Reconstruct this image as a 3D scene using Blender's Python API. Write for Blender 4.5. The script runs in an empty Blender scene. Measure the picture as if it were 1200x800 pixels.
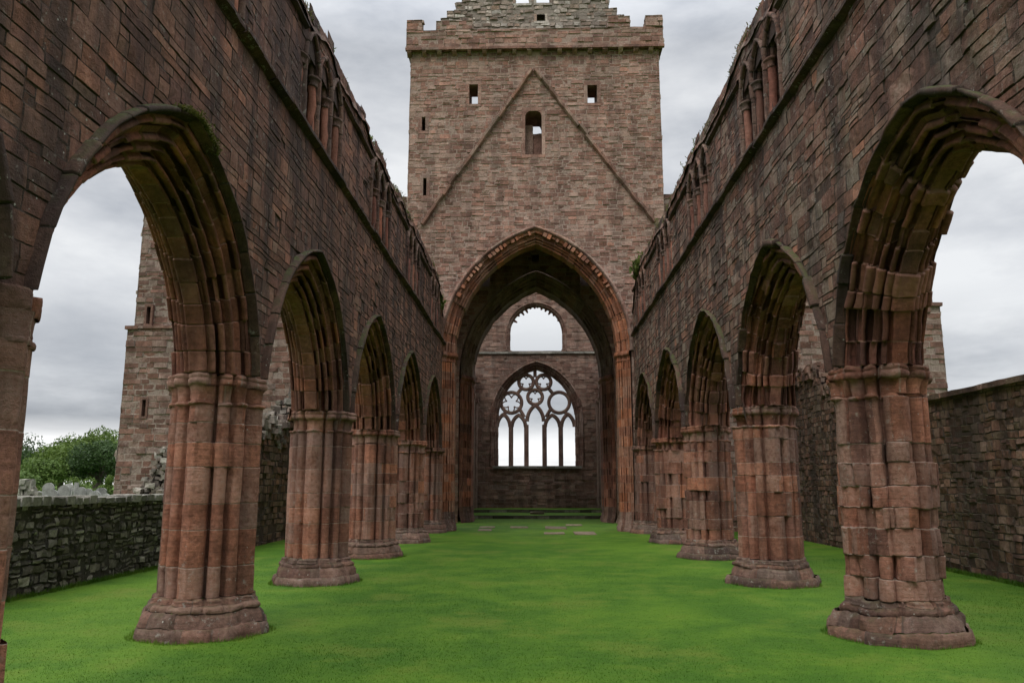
import bpy, math, random
import numpy as np

random.seed(5)
RNG = np.random.default_rng(11)
SC = bpy.context.scene
COL = SC.collection
R_ = math.radians

# ------------------------------------------------------------------ noise
def _hash(ix, iy, iz, seed):
    h = (ix * 374761393 + iy * 668265263 + iz * 2147483647 + seed * 974711) & 0xFFFFFFFF
    h = ((h ^ (h >> 13)) * 1274126177) & 0xFFFFFFFF
    h = ((h ^ (h >> 15)) * 2246822519) & 0xFFFFFFFF
    return ((h ^ (h >> 16)) & 0xFFFFFF) / float(0xFFFFFF)

def vnoise(p, seed=0):
    i = np.floor(p).astype(np.int64)
    f = p - i
    f = f * f * (3 - 2 * f)
    out = 0
    for dx in (0, 1):
        wx = f[:, 0] if dx else 1 - f[:, 0]
        for dy in (0, 1):
            wy = f[:, 1] if dy else 1 - f[:, 1]
            for dz in (0, 1):
                wz = f[:, 2] if dz else 1 - f[:, 2]
                out = out + wx * wy * wz * _hash(i[:, 0] + dx, i[:, 1] + dy, i[:, 2] + dz, seed)
    return out * 2 - 1

def fbm(p, seed=0, octaves=3):
    s, a, t = 0, 1.0, 0
    for k in range(octaves):
        s = s + a * vnoise(p * (2.03 ** k) + 17.3 * k, seed + k)
        t += a
        a *= 0.5
    return s / t

def vecnoise(p, freq, amp, seed=0, octaves=2):
    q = p * freq
    return np.stack([fbm(q + 11.7 * k, seed + 31 * k, octaves) for k in range(3)], 1) * amp

# ------------------------------------------------------------------ mesh collector
class MB:
    def __init__(self):
        self.v, self.f, self.t, self.n = [], [], [], 0
    def add(self, verts, faces, tint):
        verts = np.asarray(verts, float).reshape(-1, 3)
        faces = np.asarray(faces, np.int64)
        if len(faces) == 0:
            return
        tint = np.asarray(tint, float)
        if tint.ndim == 1:
            tint = np.tile(tint, (len(faces), 1))
        self.v.append(verts)
        self.f.append((faces + self.n, tint))
        self.n += len(verts)
    def grid(self, V, tint, closed=False):
        """V: (a,b,3) grid of points; tint: (4,) or (a-1, b-1|b, 4)"""
        a, b = V.shape[:2]
        idx = np.arange(a * b).reshape(a, b)
        if closed:
            nx = np.roll(idx, -1, 1)
        else:
            nx = idx[:, 1:]
            idx = idx[:, :-1]
        q = np.stack([idx[:-1], nx[:-1], nx[1:], idx[1:]], -1).reshape(-1, 4)
        t = np.asarray(tint, float)
        if t.ndim == 3:
            t = t.reshape(-1, 4)
        self.add(V.reshape(-1, 3), q, t)
    def box(self, lo, hi, tint=(.5, .5, .5, 0)):
        x0, y0, z0 = lo; x1, y1, z1 = hi
        v = [(x0,y0,z0),(x1,y0,z0),(x1,y1,z0),(x0,y1,z0),(x0,y0,z1),(x1,y0,z1),(x1,y1,z1),(x0,y1,z1)]
        f = [(0,3,2,1),(4,5,6,7),(0,1,5,4),(1,2,6,5),(2,3,7,6),(3,0,4,7)]
        self.add(v, f, np.array(tint, float))
    def rough_box(self, lo, hi, step, amp, freq, tint=None, seed=0, rnd=0.0):
        lo = np.array(lo, float); hi = np.array(hi, float)
        c = (lo + hi) / 2; hs = (hi - lo) / 2
        for ax in range(3):
            o = [k for k in range(3) if k != ax]
            n0 = max(2, int((hi[o[0]] - lo[o[0]]) / step) + 1); n1 = max(2, int((hi[o[1]] - lo[o[1]]) / step) + 1)
            A, B = np.meshgrid(np.linspace(lo[o[0]], hi[o[0]], n0), np.linspace(lo[o[1]], hi[o[1]], n1), indexing='ij')
            for s in (lo[ax], hi[ax]):
                V = np.zeros(A.shape + (3,)); V[..., o[0]] = A; V[..., o[1]] = B; V[..., ax] = s
                P = V.reshape(-1, 3)
                if rnd > 0:
                    q = (P - c) / hs
                    l = np.sum(np.abs(q) ** 4, 1) ** .25
                    q2 = q / np.maximum(l, 1e-6)[:, None]
                    P = c + (q * (1 - rnd) + q2 * rnd) * hs
                P = P + vecnoise(P, freq, amp, seed, 3)
                t = tint if tint is not None else np.array([random.random(), random.random(), random.random(), 0])
                self.grid(P.reshape(V.shape), t)
    def tube(self, pts, radii, n=8, tint=(.5, .5, .5, 0)):
        pts = np.asarray(pts, float); radii = np.asarray(radii, float)
        d = np.gradient(pts, axis=0); d /= np.linalg.norm(d, axis=1)[:, None] + 1e-9
        ref = np.where(np.abs(d[:, 2:3]) > .9, np.array([[1., 0, 0]]), np.array([[0, 0, 1.]]))
        a = np.cross(d, ref); a /= np.linalg.norm(a, axis=1)[:, None] + 1e-9
        b = np.cross(d, a)
        ph = np.linspace(0, 2 * np.pi, n, endpoint=False)
        V = pts[:, None] + radii[:, None, None] * (a[:, None] * np.cos(ph)[None, :, None] + b[:, None] * np.sin(ph)[None, :, None])
        self.grid(V, np.array(tint, float), closed=True)
    def build(self, name, mat, parent=None, smooth=False):
        V = np.concatenate(self.v)
        off = np.zeros(3)
        p = parent
        while p is not None:
            off += np.array(p.location); p = p.parent
        V = V - off
        me = bpy.data.meshes.new(name)
        nf = sum(len(f) for f, _ in self.f)
        sizes = np.concatenate([np.full(len(f), f.shape[1]) for f, _ in self.f])
        loops = np.concatenate([f.reshape(-1) for f, _ in self.f])
        T = np.concatenate([t for _, t in self.f])
        me.vertices.add(len(V)); me.vertices.foreach_set('co', V.astype(np.float32).ravel())
        me.loops.add(len(loops)); me.loops.foreach_set('vertex_index', loops.astype(np.int32))
        me.polygons.add(nf)
        st = np.concatenate([[0], np.cumsum(sizes)[:-1]])
        me.polygons.foreach_set('loop_start', st.astype(np.int32))
        me.polygons.foreach_set('loop_total', sizes.astype(np.int32))
        me.polygons.foreach_set('use_smooth', np.full(nf, smooth))
        at = me.attributes.new('tint', 'FLOAT_COLOR', 'FACE')
        at.data.foreach_set('color', T.astype(np.float32).ravel())
        me.update(calc_edges=True)
        me.validate()
        o = bpy.data.objects.new(name, me)
        COL.objects.link(o)
        if mat is not None:
            me.materials.append(mat)
        if parent is not None:
            o.parent = parent
        return o

def thing(name, label, cat, loc=(0, 0, 0), group=None):
    o = bpy.data.objects.new(name, None); COL.objects.link(o)
    o.empty_display_size = .3
    o.location = loc
    return tag(o, label, cat, group)

def tag(o, label, cat, group=None):
    o['label'] = label; o['category'] = cat; o['kind'] = 'thing'
    if group: o['group'] = group
    return o

def kind(o, k):
    o['kind'] = k
    return o

# ------------------------------------------------------------------ materials
def nt_new(name):
    m = bpy.data.materials.new(name); m.use_nodes = True
    nt = m.node_tree; nt.nodes.clear()
    return m, nt

class NB:
    def __init__(self, nt): self.nt = nt
    def n(self, t, **kw):
        x = self.nt.nodes.new(t)
        for k, v in kw.items(): setattr(x, k, v)
        return x
    def l(self, a, b): self.nt.links.new(a, b)
    def set(self, sock, v):
        if hasattr(v, 'is_linked') or isinstance(v, bpy.types.NodeSocket): self.l(v, sock)
        else: sock.default_value = v
    def math(self, op, a, b=None, clamp=False):
        x = self.n('ShaderNodeMath', operation=op, use_clamp=clamp)
        self.set(x.inputs[0], a)
        if b is not None: self.set(x.inputs[1], b)
        return x.outputs[0]
    def mapr(self, v, a, b, c=0., d=1.):
        x = self.n('ShaderNodeMapRange'); x.clamp = True
        self.set(x.inputs[0], v); x.inputs[1].default_value = a; x.inputs[2].default_value = b
        x.inputs[3].default_value = c; x.inputs[4].default_value = d
        return x.outputs[0]
    def mix(self, f, a, b, blend='MIX'):
        x = self.n('ShaderNodeMix', data_type='RGBA', blend_type=blend)
        self.set(x.inputs[0], f); self.set(x.inputs[6], a); self.set(x.inputs[7], b)
        return x.outputs[2]
    def noise(self, vec, scale, detail=4, rough=.55):
        x = self.n('ShaderNodeTexNoise'); x.inputs['Scale'].default_value = scale
        x.inputs['Detail'].default_value = detail; x.inputs['Roughness'].default_value = rough
        if vec is not None: self.l(vec, x.inputs['Vector'])
        return x.outputs[0]
    def scalevec(self, v, s):
        x = self.n('ShaderNodeVectorMath', operation='MULTIPLY'); self.l(v, x.inputs[0]); x.inputs[1].default_value = s
        return x.outputs[0]
    def ramp(self, f, stops):
        x = self.n('ShaderNodeValToRGB'); e = x.color_ramp.elements
        while len(e) < len(stops): e.new(.5)
        for i, (p, c) in enumerate(stops):
            e[i].position = p; e[i].color = (c[0], c[1], c[2], 1)
        self.l(f, x.inputs[0]); return x.outputs[0]

def c4(c): return (c[0], c[1], c[2], 1)

def stone_mat(name, cols, mortar, lichen=.3, moss=.5, stain=.5, bump=.5, streak=.3, rough=.9, vary=.5, green=.0, pale=None, palefac=0.):
    m, nt = nt_new(name); b = NB(nt)
    at = b.n('ShaderNodeAttribute', attribute_name='tint')
    sep = b.n('ShaderNodeSeparateColor'); b.l(at.outputs['Color'], sep.inputs[0])
    r, g, bl = sep.outputs[0], sep.outputs[1], sep.outputs[2]
    geo = b.n('ShaderNodeNewGeometry'); pos = geo.outputs['Position']
    k = len(cols)
    col = b.ramp(r, [((i + .0) / max(1, k - 1), c) for i, c in enumerate(cols)])
    # stone to stone value
    val = b.mapr(g, 0, 1, 1 - vary, 1 + vary)
    n1 = b.noise(pos, 2.3, 6, .6)
    n2 = b.noise(pos, 14, 6, .65)
    n3 = b.noise(pos, 70, 3, .6)
    bed = b.noise(b.scalevec(pos, (1.5, 1.5, 22.)), 1.6, 4, .6)
    v2 = b.math('MULTIPLY', val, b.mapr(n1, .3, .7, .70, 1.30))
    v2 = b.math('MULTIPLY', v2, b.mapr(n2, .28, .72, .60, 1.42))
    v2 = b.math('MULTIPLY', v2, b.mapr(n3, .3, .7, .86, 1.14))
    v2 = b.math('MULTIPLY', v2, b.mapr(bed, .3, .7, 1 - streak * .6, 1 + streak * .6))
    cm = b.n('ShaderNodeVectorMath', operation='SCALE'); b.l(col, cm.inputs[0]); b.l(v2, cm.inputs['Scale'])
    col = cm.outputs[0]
    if pale is not None:
        pn = b.mapr(b.math('ADD', b.math('MULTIPLY', bl, .5), b.math('MULTIPLY', n1, .8)), .62, .82, 0, palefac)
        pn = b.math('MULTIPLY', pn, b.mapr(n2, .35, .6, .3, 1.))
        col = b.mix(pn, col, c4(pale))
    # dark run-off streaks (damp algae), tall thin patches
    if stain > 0:
        s1 = b.noise(b.scalevec(pos, (1.1, 1.1, .12)), 1.3, 5, .6)
        sm = b.math('MULTIPLY', b.mapr(s1, .465, .60, 0, stain), b.mapr(n2, .3, .6, .65, 1.))
        col = b.mix(sm, col, (.026, .018, .017, 1))
    if green > 0:
        gg = b.noise(b.scalevec(pos, (.5, .5, .25)), 1.7, 5, .65)
        gm = b.math('MULTIPLY', b.mapr(gg, .55, .68, 0, green), b.mapr(n2, .35, .6, .2, 1.))
        col = b.mix(gm, col, (.10, .115, .07, 1))
    # mortar in the joints
    jf = b.math('MULTIPLY', at.outputs['Alpha'], b.mapr(n2, .35, .55, .35, 1.))
    col = b.mix(jf, col, c4(mortar))
    # crusty pale lichen: blotches and specks
    if lichen > 0:
        w = b.noise(pos, .55, 3, .5)
        l1 = b.noise(pos, 9, 7, .75)
        lm = b.math('MULTIPLY', b.mapr(l1, .58, .64, 0, 1), b.mapr(w, .40, .58, 0, lichen))
        col = b.mix(lm, col, (.30, .29, .25, 1))
        vo = b.n('ShaderNodeTexVoronoi'); vo.inputs['Scale'].default_value = 11; b.l(pos, vo.inputs['Vector'])
        vs = b.n('ShaderNodeSeparateColor'); b.l(vo.outputs['Color'], vs.inputs[0])
        sp = b.math('MULTIPLY', b.math('LESS_THAN', b.math('ADD', vo.outputs['Distance'], b.math('MULTIPLY', n3, .12)), b.mapr(vs.outputs[0], .4, 1., .0, .19)),
                    b.mapr(w, .36, .50, 0, min(1, lichen * 1.6)))
        col = b.mix(sp, col, (.36, .35, .31, 1))
    # moss on ledges
    sn = b.n('ShaderNodeSeparateXYZ'); b.l(geo.outputs['Normal'], sn.inputs[0])
    if moss > 0:
        mm = b.math('MULTIPLY', b.mapr(sn.outputs[2], .35, .8, 0, moss), b.mapr(b.noise(pos, 5, 5, .65), .42, .56, 0, 1))
        mc = b.mix(b.noise(pos, 23, 4), (.035, .040, .012, 1), (.085, .095, .03, 1))
        col = b.mix(mm, col, mc)
    bs = b.n('ShaderNodeBsdfPrincipled'); b.l(col, bs.inputs['Base Color'])
    bs.inputs['Roughness'].default_value = rough
    bs.inputs['Specular IOR Level'].default_value = .25
    h = b.math('ADD', b.math('MULTIPLY', n2, 1.0), b.math('MULTIPLY', n3, .35))
    h = b.math('ADD', h, b.math('MULTIPLY', bed, .5 * streak * 2))
    bp = b.n('ShaderNodeBump'); bp.inputs['Strength'].default_value = bump; bp.inputs['Distance'].default_value = .03
    b.l(h, bp.inputs['Height']); b.l(bp.outputs[0], bs.inputs['Normal'])
    o = b.n('ShaderNodeOutputMaterial'); b.l(bs.outputs[0], o.inputs[0])
    return m

# dark weathered nave walls, red piers, paler tower
M = {}
M['nave'] = stone_mat('nave_stone', [(.112,.053,.037),(.158,.074,.050),(.124,.060,.044),(.208,.092,.056),(.142,.083,.059)],
                      (.050,.036,.029), lichen=.6, moss=.8, stain=.8, bump=.9, streak=.15, vary=.38, green=.12, pale=(.22,.14,.10), palefac=.35)
M['naver'] = stone_mat('nave_stone_lichened', [(.132,.064,.046),(.182,.087,.060),(.148,.073,.054),(.225,.102,.063),(.170,.101,.074)],
                      (.050,.037,.030), lichen=.8, moss=.8, stain=.75, bump=.95, streak=.15, vary=.40, green=.5, pale=(.27,.225,.175), palefac=.75)
M['hood'] = stone_mat('hood_mould_stone', [(.070,.040,.030),(.105,.056,.040),(.055,.036,.028)],  # darker than the walls: dark growth plus underside shade put into the colour
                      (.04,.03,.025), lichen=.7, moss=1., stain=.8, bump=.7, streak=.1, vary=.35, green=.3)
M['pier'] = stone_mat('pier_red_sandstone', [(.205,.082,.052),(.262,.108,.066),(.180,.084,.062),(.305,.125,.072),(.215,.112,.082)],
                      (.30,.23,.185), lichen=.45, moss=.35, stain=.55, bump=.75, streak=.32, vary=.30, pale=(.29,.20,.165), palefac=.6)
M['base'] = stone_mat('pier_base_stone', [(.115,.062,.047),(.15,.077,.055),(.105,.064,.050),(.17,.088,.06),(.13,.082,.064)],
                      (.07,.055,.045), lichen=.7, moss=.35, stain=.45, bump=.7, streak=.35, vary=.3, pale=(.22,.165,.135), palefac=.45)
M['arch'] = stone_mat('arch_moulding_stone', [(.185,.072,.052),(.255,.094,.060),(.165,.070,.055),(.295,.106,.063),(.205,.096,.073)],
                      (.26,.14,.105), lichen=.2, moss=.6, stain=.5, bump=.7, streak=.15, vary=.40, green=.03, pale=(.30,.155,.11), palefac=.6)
M['tower'] = stone_mat('tower_stone', [(.188,.096,.071),(.224,.120,.091),(.203,.108,.083),(.256,.147,.114),(.242,.119,.085)],
                      (.31,.235,.195), lichen=.55, moss=.7, stain=.42, bump=.6, streak=.10, vary=.26, pale=(.37,.275,.226), palefac=.65)
M['transept'] = stone_mat('transept_stone', [(.115,.060,.044),(.145,.077,.057),(.125,.068,.052),(.165,.094,.072),(.155,.077,.055)],
                      (.27,.22,.185), lichen=.5, moss=.7, stain=.3, bump=.55, streak=.10, vary=.26, pale=(.34,.28,.24), palefac=.5)
M['towerarch'] = stone_mat('tower_arch_stone', [(.21,.080,.043),(.30,.110,.052),(.23,.10,.063),(.34,.125,.058),(.26,.13,.085)],
                      (.25,.18,.14), lichen=.3, moss=.5, stain=.3, bump=.5, streak=.2, vary=.22, pale=(.33,.25,.19), palefac=.4)
M['chancel'] = stone_mat('chancel_stone', [(.165,.092,.070),(.205,.118,.090),(.175,.105,.083),(.23,.145,.112),(.205,.122,.092)],
                      (.20,.155,.13), lichen=.3, moss=.6, stain=.45, bump=.5, streak=.15, vary=.28, pale=(.30,.235,.19), palefac=.45)
M['rubble'] = stone_mat('rubble_stone', [(.095,.082,.066),(.16,.143,.114),(.11,.097,.078),(.28,.262,.22),(.13,.11,.09)],
                      (.034,.030,.025), lichen=.6, moss=.5, stain=.35, bump=.7, streak=.1, vary=.5, green=.25)
M['core'] = stone_mat('rubble_core_stone', [(.11,.085,.068),(.19,.165,.14),(.13,.095,.075),(.30,.275,.245),(.15,.10,.08)],
                      (.10,.08,.065), lichen=.7, moss=.6, stain=.4, bump=.8, streak=.1, vary=.45, green=.3)
M['aisle'] = stone_mat('aisle_wall_stone', [(.118,.064,.048),(.175,.090,.063),(.130,.075,.058),(.21,.108,.074),(.165,.112,.085)],
                      (.065,.050,.042), lichen=.4, moss=.7, stain=.7, bump=.6, streak=.15, vary=.36, green=.2, pale=(.27,.20,.155), palefac=.65)
M['coping'] = stone_mat('coping_stone', [(.20,.19,.165),(.27,.255,.225),(.16,.15,.13)], (.12,.11,.1), lichen=.8, moss=.35, stain=.15, bump=.7, streak=.1, vary=.3)
M['whinstone'] = stone_mat('white_rubble', [(.18,.125,.098),(.31,.265,.23),(.21,.145,.115),(.38,.345,.31),(.25,.165,.125)],
                      (.20,.165,.14), lichen=.4, moss=.4, stain=.25, bump=.7, streak=.1, vary=.3, green=.0)
M['slab'] = stone_mat('grave_slab_stone', [(.17,.13,.095),(.22,.165,.12),(.19,.15,.12)], (.1,.09,.06), lichen=.3, moss=.25, stain=.1, bump=.5, streak=.1, vary=.2)
M['headstone'] = stone_mat('headstone_stone', [(.16,.16,.152),(.29,.285,.275),(.21,.205,.198),(.36,.355,.345)], (.2,.2,.2), lichen=.5, moss=.2, stain=.2, bump=.3, streak=.05, vary=.2)
M['headred'] = stone_mat('red_headstone_stone', [(.36,.19,.12),(.40,.22,.14)], (.2,.15,.1), lichen=.2, moss=.2, stain=.1, bump=.3, streak=.05, vary=.1)
M['headdark'] = stone_mat('dark_headstone_stone', [(.05,.05,.052),(.07,.065,.066)], (.05,.05,.05), lichen=.1, moss=.1, stain=.1, bump=.15, streak=.0, vary=.1, rough=.5)

def leaf_mat(name, a, bcol, rough=.6):
    m, nt = nt_new(name); b = NB(nt)
    at = b.n('ShaderNodeAttribute', attribute_name='tint')
    sep = b.n('ShaderNodeSeparateColor'); b.l(at.outputs['Color'], sep.inputs[0])
    col = b.mix(sep.outputs[0], c4(a), c4(bcol))
    bs = b.n('ShaderNodeBsdfPrincipled'); b.l(col, bs.inputs['Base Color']); bs.inputs['Roughness'].default_value = rough
    bs.inputs['Specular IOR Level'].default_value = .25
    tr = b.n('ShaderNodeBsdfTranslucent'); b.l(col, tr.inputs[0])
    mx = b.n('ShaderNodeMixShader'); mx.inputs[0].default_value = .3
    b.l(bs.outputs[0], mx.inputs[1]); b.l(tr.outputs[0], mx.inputs[2])
    o = b.n('ShaderNodeOutputMaterial'); b.l(mx.outputs[0], o.inputs[0])
    return m

def grass_mat():
    m, nt = nt_new('lawn_grass'); b = NB(nt)
    geo = b.n('ShaderNodeNewGeometry'); pos = geo.outputs['Position']
    n0 = b.noise(pos, .22, 3, .5); n1 = b.noise(pos, 1.1, 5, .6); n2 = b.noise(pos, 9, 5, .7)
    n3 = b.noise(b.scalevec(pos, (1, .45, 1)), 60, 4, .7)
    f = b.math('ADD', b.math('MULTIPLY', n1, .5), b.math('MULTIPLY', n0, .5))
    f = b.mapr(f, .42, .58)
    col = b.mix(f, (.043, .108, .008, 1), (.080, .158, .012, 1))
    f2 = b.mapr(b.noise(pos, .55, 6, .7), .52, .68, 0, .6)
    col = b.mix(f2, col, (.118, .142, .024, 1))
    v = b.math('MULTIPLY', b.mapr(n2, .25, .75, .85, 1.15), b.mapr(n3, .25, .75, .78, 1.22))
    s = b.n('ShaderNodeVectorMath', operation='SCALE'); b.l(col, s.inputs[0]); b.l(v, s.inputs['Scale'])
    bs = b.n('ShaderNodeBsdfPrincipled'); b.l(s.outputs[0], bs.inputs['Base Color']); bs.inputs['Roughness'].default_value = .8
    bs.inputs['Specular IOR Level'].default_value = .15
    bp = b.n('ShaderNodeBump'); bp.inputs['Strength'].default_value = .35; bp.inputs['Distance'].default_value = .03
    b.l(b.math('ADD', n3, n2), bp.inputs['Height']); b.l(bp.outputs[0], bs.inputs['Normal'])
    o = b.n('ShaderNodeOutputMaterial'); b.l(bs.outputs[0], o.inputs[0])
    return m

def blade_mat():
    m, nt = nt_new('grass_blade'); b = NB(nt)
    at = b.n('ShaderNodeAttribute', attribute_name='tint')
    sep = b.n('ShaderNodeSeparateColor'); b.l(at.outputs['Color'], sep.inputs[0])
    geo = b.n('ShaderNodeNewGeometry'); pos = geo.outputs['Position']
    n0 = b.noise(pos, .22, 3, .5); n1 = b.noise(pos, 1.1, 5, .6)
    f = b.mapr(b.math('ADD', b.math('MULTIPLY', n1, .5), b.math('MULTIPLY', n0, .5)), .42, .58)
    col = b.mix(f, (.052, .129, .010, 1), (.098, .187, .015, 1))
    col = b.mix(b.mapr(b.noise(pos, .55, 6, .7), .52, .68, 0, .6), col, (.145, .172, .03, 1))
    s = b.n('ShaderNodeVectorMath', operation='SCALE'); b.l(col, s.inputs[0]); b.l(b.mapr(sep.outputs[0], 0, 1, .92, 1.08), s.inputs['Scale'])
    bs = b.n('ShaderNodeBsdfPrincipled'); b.l(s.outputs[0], bs.inputs['Base Color']); bs.inputs['Roughness'].default_value = .6
    bs.inputs['Specular IOR Level'].default_value = .2
    tr = b.n('ShaderNodeBsdfTranslucent'); b.l(s.outputs[0], tr.inputs[0])
    mx = b.n('ShaderNodeMixShader'); mx.inputs[0].default_value = .35
    b.l(bs.outputs[0], mx.inputs[1]); b.l(tr.outputs[0], mx.inputs[2])
    o = b.n('ShaderNodeOutputMaterial'); b.l(mx.outputs[0], o.inputs[0])
    return m

M['grass'] = grass_mat(); M['blade'] = blade_mat()
M['leaf1'] = leaf_mat('leaf_mid', (.062, .105, .018), (.125, .185, .036))
M['leaf2'] = leaf_mat('leaf_dark', (.026, .052, .015), (.056, .098, .028))
M['leaf3'] = leaf_mat('leaf_light', (.06, .11, .02), (.12, .18, .04))
M['weed'] = leaf_mat('wall_weed', (.075, .105, .024), (.15, .185, .045))
M['moss'] = leaf_mat('moss_tuft', (.085, .085, .022), (.165, .155, .042))
M['turf'] = leaf_mat('wall_turf', (.075, .080, .030), (.16, .145, .065))
M['dry'] = leaf_mat('dry_stalk', (.10, .085, .055), (.16, .13, .085))
def plain(name, c, rough=.9):
    m, nt = nt_new(name); b = NB(nt)
    geo = b.n('ShaderNodeNewGeometry'); n = b.noise(geo.outputs['Position'], 6, 6, .65)
    col = b.mix(b.mapr(n, .3, .7), c4([x * .65 for x in c]), c4([x * 1.35 for x in c]))
    bs = b.n('ShaderNodeBsdfPrincipled'); b.l(col, bs.inputs['Base Color']); bs.inputs['Roughness'].default_value = rough
    o = b.n('ShaderNodeOutputMaterial'); b.l(bs.outputs[0], o.inputs[0]); return m
M['bark'] = plain('bark', (.07, .055, .042))

# ------------------------------------------------------------------ masonry
def inside_poly(P, poly):
    x, y = P[:, 0], P[:, 1]
    ins = np.zeros(len(P), bool)
    n = len(poly)
    for i in range(n):
        x0, y0 = poly[i]; x1, y1 = poly[(i + 1) % n]
        if y0 == y1: continue
        c = (y0 > y) != (y1 > y)
        ins ^= c & (x < (x1 - x0) * (y - y0) / (y1 - y0) + x0)
    return ins

def nearest_on_poly(P, poly):
    best = np.full(len(P), 1e9); out = P.copy()
    n = len(poly)
    for i in range(n):
        a = np.array(poly[i]); d = np.array(poly[(i + 1) % n]) - a
        L = d @ d
        if L < 1e-12: continue
        t = np.clip(((P - a) @ d) / L, 0, 1)
        q = a + t[:, None] * d
        dd = np.sum((q - P) ** 2, 1)
        m = dd < best
        best[m] = dd[m]; out[m] = q[m]
    return out

def cut_rects(r, holes):
    rs = [r]
    for h in holes:
        nr = []
        for (a, b, c, d) in rs:
            if b <= h[0] or a >= h[1] or d <= h[2] or c >= h[3]:
                nr.append((a, b, c, d)); continue
            if a < h[0]: nr.append((a, h[0], c, d))
            if b > h[1]: nr.append((h[1], b, c, d))
            a2, b2 = max(a, h[0]), min(b, h[1])
            if c < h[2]: nr.append((a2, b2, c, h[2]))
            if d > h[3]: nr.append((a2, b2, h[3], d))
        rs = nr
    return rs

def masonry(mb, mp, u0, u1, v0, v1, ch, cw, seed=0, joint=.018, e=.012, step=.14, dvar=.012, rough=.006, holes=(), polys=(),
            keep=None, warp=0., wfreq=2.5, backing=True, tilt=.012, vsplit=0., missing=0.):
    rs = random.Random(seed)
    rects = []
    v = v0
    while v < v1 - 1e-4:
        h = rs.uniform(*ch)
        if v1 - (v + h) < ch[0] * .6: h = v1 - v
        u = u0 - rs.uniform(0, cw[0] * .5)
        wmean = rs.uniform(.8, 1.2)
        while u < u1 - 1e-4:
            w = rs.uniform(*cw) * wmean
            if u1 - (u + w) < cw[0] * .5: w = u1 - u
            a, b_ = max(u, u0), u + w
            rr = [(a, b_, v, v + h)]
            if h > ch[0] * 1.3 and rs.random() < vsplit:
                k = v + h * rs.uniform(.35, .65)
                rr = [(a, b_, v, k), (a, b_, k, v + h)]
            for r in rr:
                if keep is None or keep((r[0] + r[1]) / 2, (r[2] + r[3]) / 2):
                    if b_ - a > .02: rects += cut_rects(r, holes)
            u += w
        v += h
    UV, D, INN, F, T = [], [], [], [], []
    n0 = 0
    for (a, b_, c, d) in rects:
        w, h = b_ - a, d - c
        if w < .012 or h < .012: continue
        ee = min(e * rs.uniform(.6, 1.5), w * .3, h * .3)
        nu = max(1, int(round((w - 2 * ee) / step))); nv = max(1, int(round((h - 2 * ee) / step)))
        us = np.concatenate([[a], np.linspace(a + ee, b_ - ee, nu + 1), [b_]])
        vs = np.concatenate([[c], np.linspace(c + ee, d - ee, nv + 1), [d]])
        A, B = np.meshgrid(us, vs, indexing='ij')
        inn = np.zeros(A.shape); inn[1:-1, 1:-1] = 1
        off = rs.gauss(0, dvar)
        if rs.random() < missing: off -= joint * 2.2
        tu, tv = rs.uniform(-tilt, tilt), rs.uniform(-tilt, tilt)
        dep = np.where(inn > 0, off + tu * (A - (a + b_) / 2) / max(w, .1) * 2 + tv * (B - (c + d) / 2) / max(h, .1) * 2, -joint)
        for (i, j) in ((1, 1), (1, -2), (-2, 1), (-2, -2)):
            dep[i, j] -= joint * rs.uniform(.1, .6)
        m, n = A.shape
        idx = np.arange(m * n).reshape(m, n) + n0
        q = np.stack([idx[:-1, :-1], idx[1:, :-1], idx[1:, 1:], idx[:-1, 1:]], -1).reshape(-1, 4)
        jf = np.ones((m - 1, n - 1)); jf[1:-1, 1:-1] = 0
        t = np.empty((len(q), 4)); t[:, 0] = rs.random(); t[:, 1] = rs.random(); t[:, 2] = rs.random(); t[:, 3] = jf.ravel()
        UV.append(np.stack([A.ravel(), B.ravel()], 1)); D.append(dep.ravel()); INN.append(inn.ravel()); F.append(q); T.append(t)
        n0 += m * n
    if n0:
        UV = np.concatenate(UV); D = np.concatenate(D); INN = np.concatenate(INN); F = np.concatenate(F); T = np.concatenate(T)
        P3 = np.stack([UV[:, 0], UV[:, 1], np.full(len(UV), seed * 3.1)], 1)
        D = D + INN * fbm(P3 * 5, seed, 3) * rough * 2.2 + fbm(P3 * .6, seed + 9, 2) * rough * 2.5
        if warp > 0:
            UV = UV + np.stack([fbm(P3 * wfreq, seed + 3, 2), fbm(P3 * wfreq + 40, seed + 4, 2)], 1) * warp
        UV, D, F, T = clip_polys(UV, D, F, T, polys)
        mb.add(mp(UV[:, 0], UV[:, 1], D), F, T)
    if backing:
        s = .3
        nu = max(1, int((u1 - u0) / s)); nv = max(1, int((v1 - v0) / s))
        # cells follow the hole edges as well, so slit windows stay open
        us = np.unique(np.concatenate([np.linspace(u0, u1, nu + 1)] + [np.array(h[:2]) for h in holes]).clip(u0, u1))
        vs = np.unique(np.concatenate([np.linspace(v0, v1, nv + 1)] + [np.array(h[2:]) for h in holes]).clip(v0, v1))
        A, B = np.meshgrid(us, vs, indexing='ij')
        idx = np.arange(A.size).reshape(A.shape)
        q = np.stack([idx[:-1, :-1], idx[1:, :-1], idx[1:, 1:], idx[:-1, 1:]], -1).reshape(-1, 4)
        UV = np.stack([A.ravel(), B.ravel()], 1)
        cen = UV[q].mean(1)
        ok = np.ones(len(q), bool)
        for h in holes:
            ok &= ~((cen[:, 0] > h[0]) & (cen[:, 0] < h[1]) & (cen[:, 1] > h[2]) & (cen[:, 1] < h[3]))
        if keep is not None:
            ok &= np.array([keep(a, b) and keep(a, b + .2) for a, b in cen])
        q = q[ok]
        D = np.full(len(UV), -joint - .012)
        T = np.tile(np.array([.3, .2, .3, .8]), (len(q), 1))
        UV, D, q, T = clip_polys(UV, D, q, T, polys)
        mb.add(mp(UV[:, 0], UV[:, 1], D), q, T)

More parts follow.
